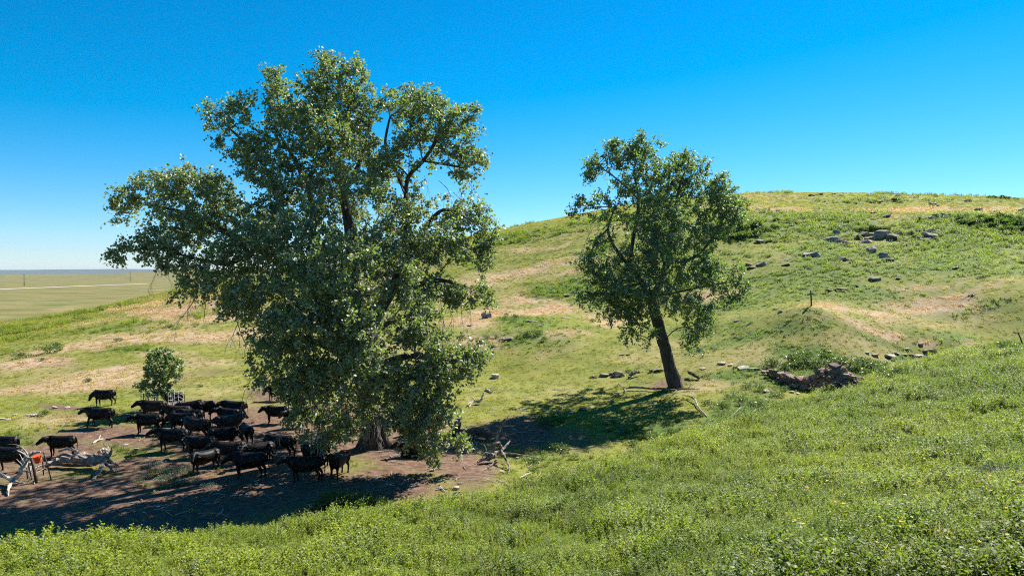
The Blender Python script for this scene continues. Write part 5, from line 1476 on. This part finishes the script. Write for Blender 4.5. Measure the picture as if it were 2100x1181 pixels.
shrubs('brush', [(1776, 476, 20), (1788, 474, 22), (1800, 476, 20), (1814, 474, 20), (1764, 474, 14), (1842, 481, 16), (1867, 480, 12)], 'growing behind the outcrop', 'shrubs at the outcrop')
shrubs('brush', [(2028, 406, 9), (2040, 407, 11), (2054, 408, 13), (2068, 409, 11), (2084, 410, 9), (1919, 405, 8), (1836, 414, 16)], 'on the hill brow', 'shrubs on the hill brow')
shrubs('green', [(101, 724, 30), (182, 783, 14), (94, 851, 18), (240, 700, 14), (411, 793, 10), (118, 712, 18), (40, 735, 22), (85, 740, 12)], 'in the left pasture', 'shrubs of the left pasture')
shrubs('green', [(997, 694, 14), (1018, 692, 10), (1118, 698, 14), (1066, 668, 10), (1105, 686, 18), (1082, 690, 20), (1058, 654, 16), (1035, 655, 12), (1215, 660, 12), (1240, 655, 14), (1010, 712, 10)], 'in the meadow between the two cottonwoods', 'shrubs of the middle meadow', adj='small green')
shrubs('green', [(1780, 775, 40), (1812, 768, 36), (1846, 770, 40), (1795, 758, 30), (1760, 762, 28), (1868, 762, 26), (1828, 780, 30), (1640, 752, 30), (1610, 756, 28), (1670, 750, 34), (1692, 748, 30), (1585, 750, 34), (1625, 742, 36), (1655, 738, 36), (1720, 744, 34), (1745, 752, 36), (1772, 748, 36), (1800, 752, 30), (1690, 736, 30)], 'round the stone ruin', 'shrubs round the stone ruin', .8, 'bushy green')
shrubs('green', [(1560, 800, 26), (1590, 812, 24), (1534, 795, 22), (1610, 800, 20), (1520, 822, 24), (1555, 830, 26), (1500, 815, 20), (1480, 835, 24), (1450, 828, 20), (1575, 838, 20)], 'between the leaning trunk and the stone ruin', 'shrubs of the gully', .8, 'leafy green')
shrubs('green', [(672, 1036, 46), (700, 1040, 54), (728, 1042, 50), (752, 1036, 44), (778, 1034, 30), (650, 1046, 34)], 'on the dirt edge above the near slope', 'shrubs at the dirt edge', .95, 'bright leafy')
shrubs('sage', [(318, 960, 34), (345, 972, 38), (370, 968, 40), (330, 990, 36), (362, 995, 34), (395, 992, 36), (300, 980, 26), (430, 1000, 28), (402, 972, 22), (470, 1000, 22)], 'in the shade below the herd', 'weeds below the herd', .8, 'grey green')
shrubs('green', [(1117, 872, 40), (1145, 925, 34), (1095, 950, 26), (1090, 968, 22), (1330, 900, 30), (1300, 912, 24), (1280, 890, 22), (1376, 890, 24), (1235, 800, 10), (1290, 762, 12), (1142, 836, 10)], 'in the shadow of the leaning cottonwood', 'shrubs in the tree shadow', .85, 'dark leafy')
shrubs('sage', [(1664, 932, 34), (2010, 972, 40), (2045, 968, 50), (2075, 965, 34), (1700, 992, 34), (2014, 1112, 56), (1431, 1128, 36), (1212, 1092, 30), (1660, 905, 22), (1905, 925, 26), (1560, 1000, 30), (1840, 860, 22), (2078, 872, 26), (1000, 1110, 28), (860, 1120, 26), (560, 1130, 26), (380, 1150, 34)], 'on the near slope', 'sage clumps on the near slope', .85, 'pale grey green')
shrubs('green', [(1667, 868, 26), (1808, 962, 36), (1980, 1058, 36), (1545, 1122, 54), (1421, 976, 18), (1975, 898, 30), (1590, 1060, 30), (1750, 1112, 60), (1850, 1075, 44), (2060, 1050, 40), (1930, 1130, 60), (1690, 1060, 36), (1350, 1090, 26), (1160, 1010, 22), (1330, 945, 26), (1370, 930, 28), (1300, 958, 22), (2060, 720, 40), (2090, 722, 36), (2030, 728, 26), (1640, 1150, 60), (1500, 1165, 60), (1820, 1160, 60)], 'on the near slope', 'leafy clumps on the near slope', .8)
# small wildflowers at lower right
fg = Geo(); fr_ = random.Random(8)
MAT_FLOWER = rough_mat('orange_petals', [(.3, (.75, .33, .02)), (.7, (.85, .50, .04))], 8, .7, .05, .002, rnd=0)
for i in range(34):
    q = G(fr_.uniform(1600, 2090), fr_.uniform(990, 1178)); z = fr_.uniform(.36, .5)
    for k in range(6):
        a = k * 1.047; b_ = len(fg.v); ca, sa = math.cos(a), math.sin(a)
        fg.v += [q + Vector((0, 0, z)), q + Vector((ca * .02 - sa * .011, sa * .02 + ca * .011, z + .008)), q + Vector((ca * .04, sa * .04, z + .012)), q + Vector((ca * .02 + sa * .011, sa * .02 - ca * .011, z + .008))]
        fg.f.append((b_, b_ + 1, b_ + 2, b_ + 3))
tag(link('wildflowers', fg.mesh('wildflowers', MAT_FLOWER, False)), 'tiny orange wildflowers among the weeds at lower right', None, None, 'stuff')

# ------------------------------------------------------------------ air between here and the far ridges
g = Geo(); g.box((0, 0, 36), (18800, 18800, 100))
hzm, nt, out = new_mat('haze_air')
pv = nt.nodes.new('ShaderNodeVolumePrincipled'); pv.inputs['Color'].default_value = (.50, .72, 1.0, 1); pv.inputs['Density'].default_value = 4e-5; pv.inputs['Anisotropy'].default_value = -.2
nt.links.new(pv.outputs[0], out.inputs['Volume'])
tag(link('haze', g.mesh('haze', hzm, False)), 'thin blue haze over the far plain', None, None, 'stuff')
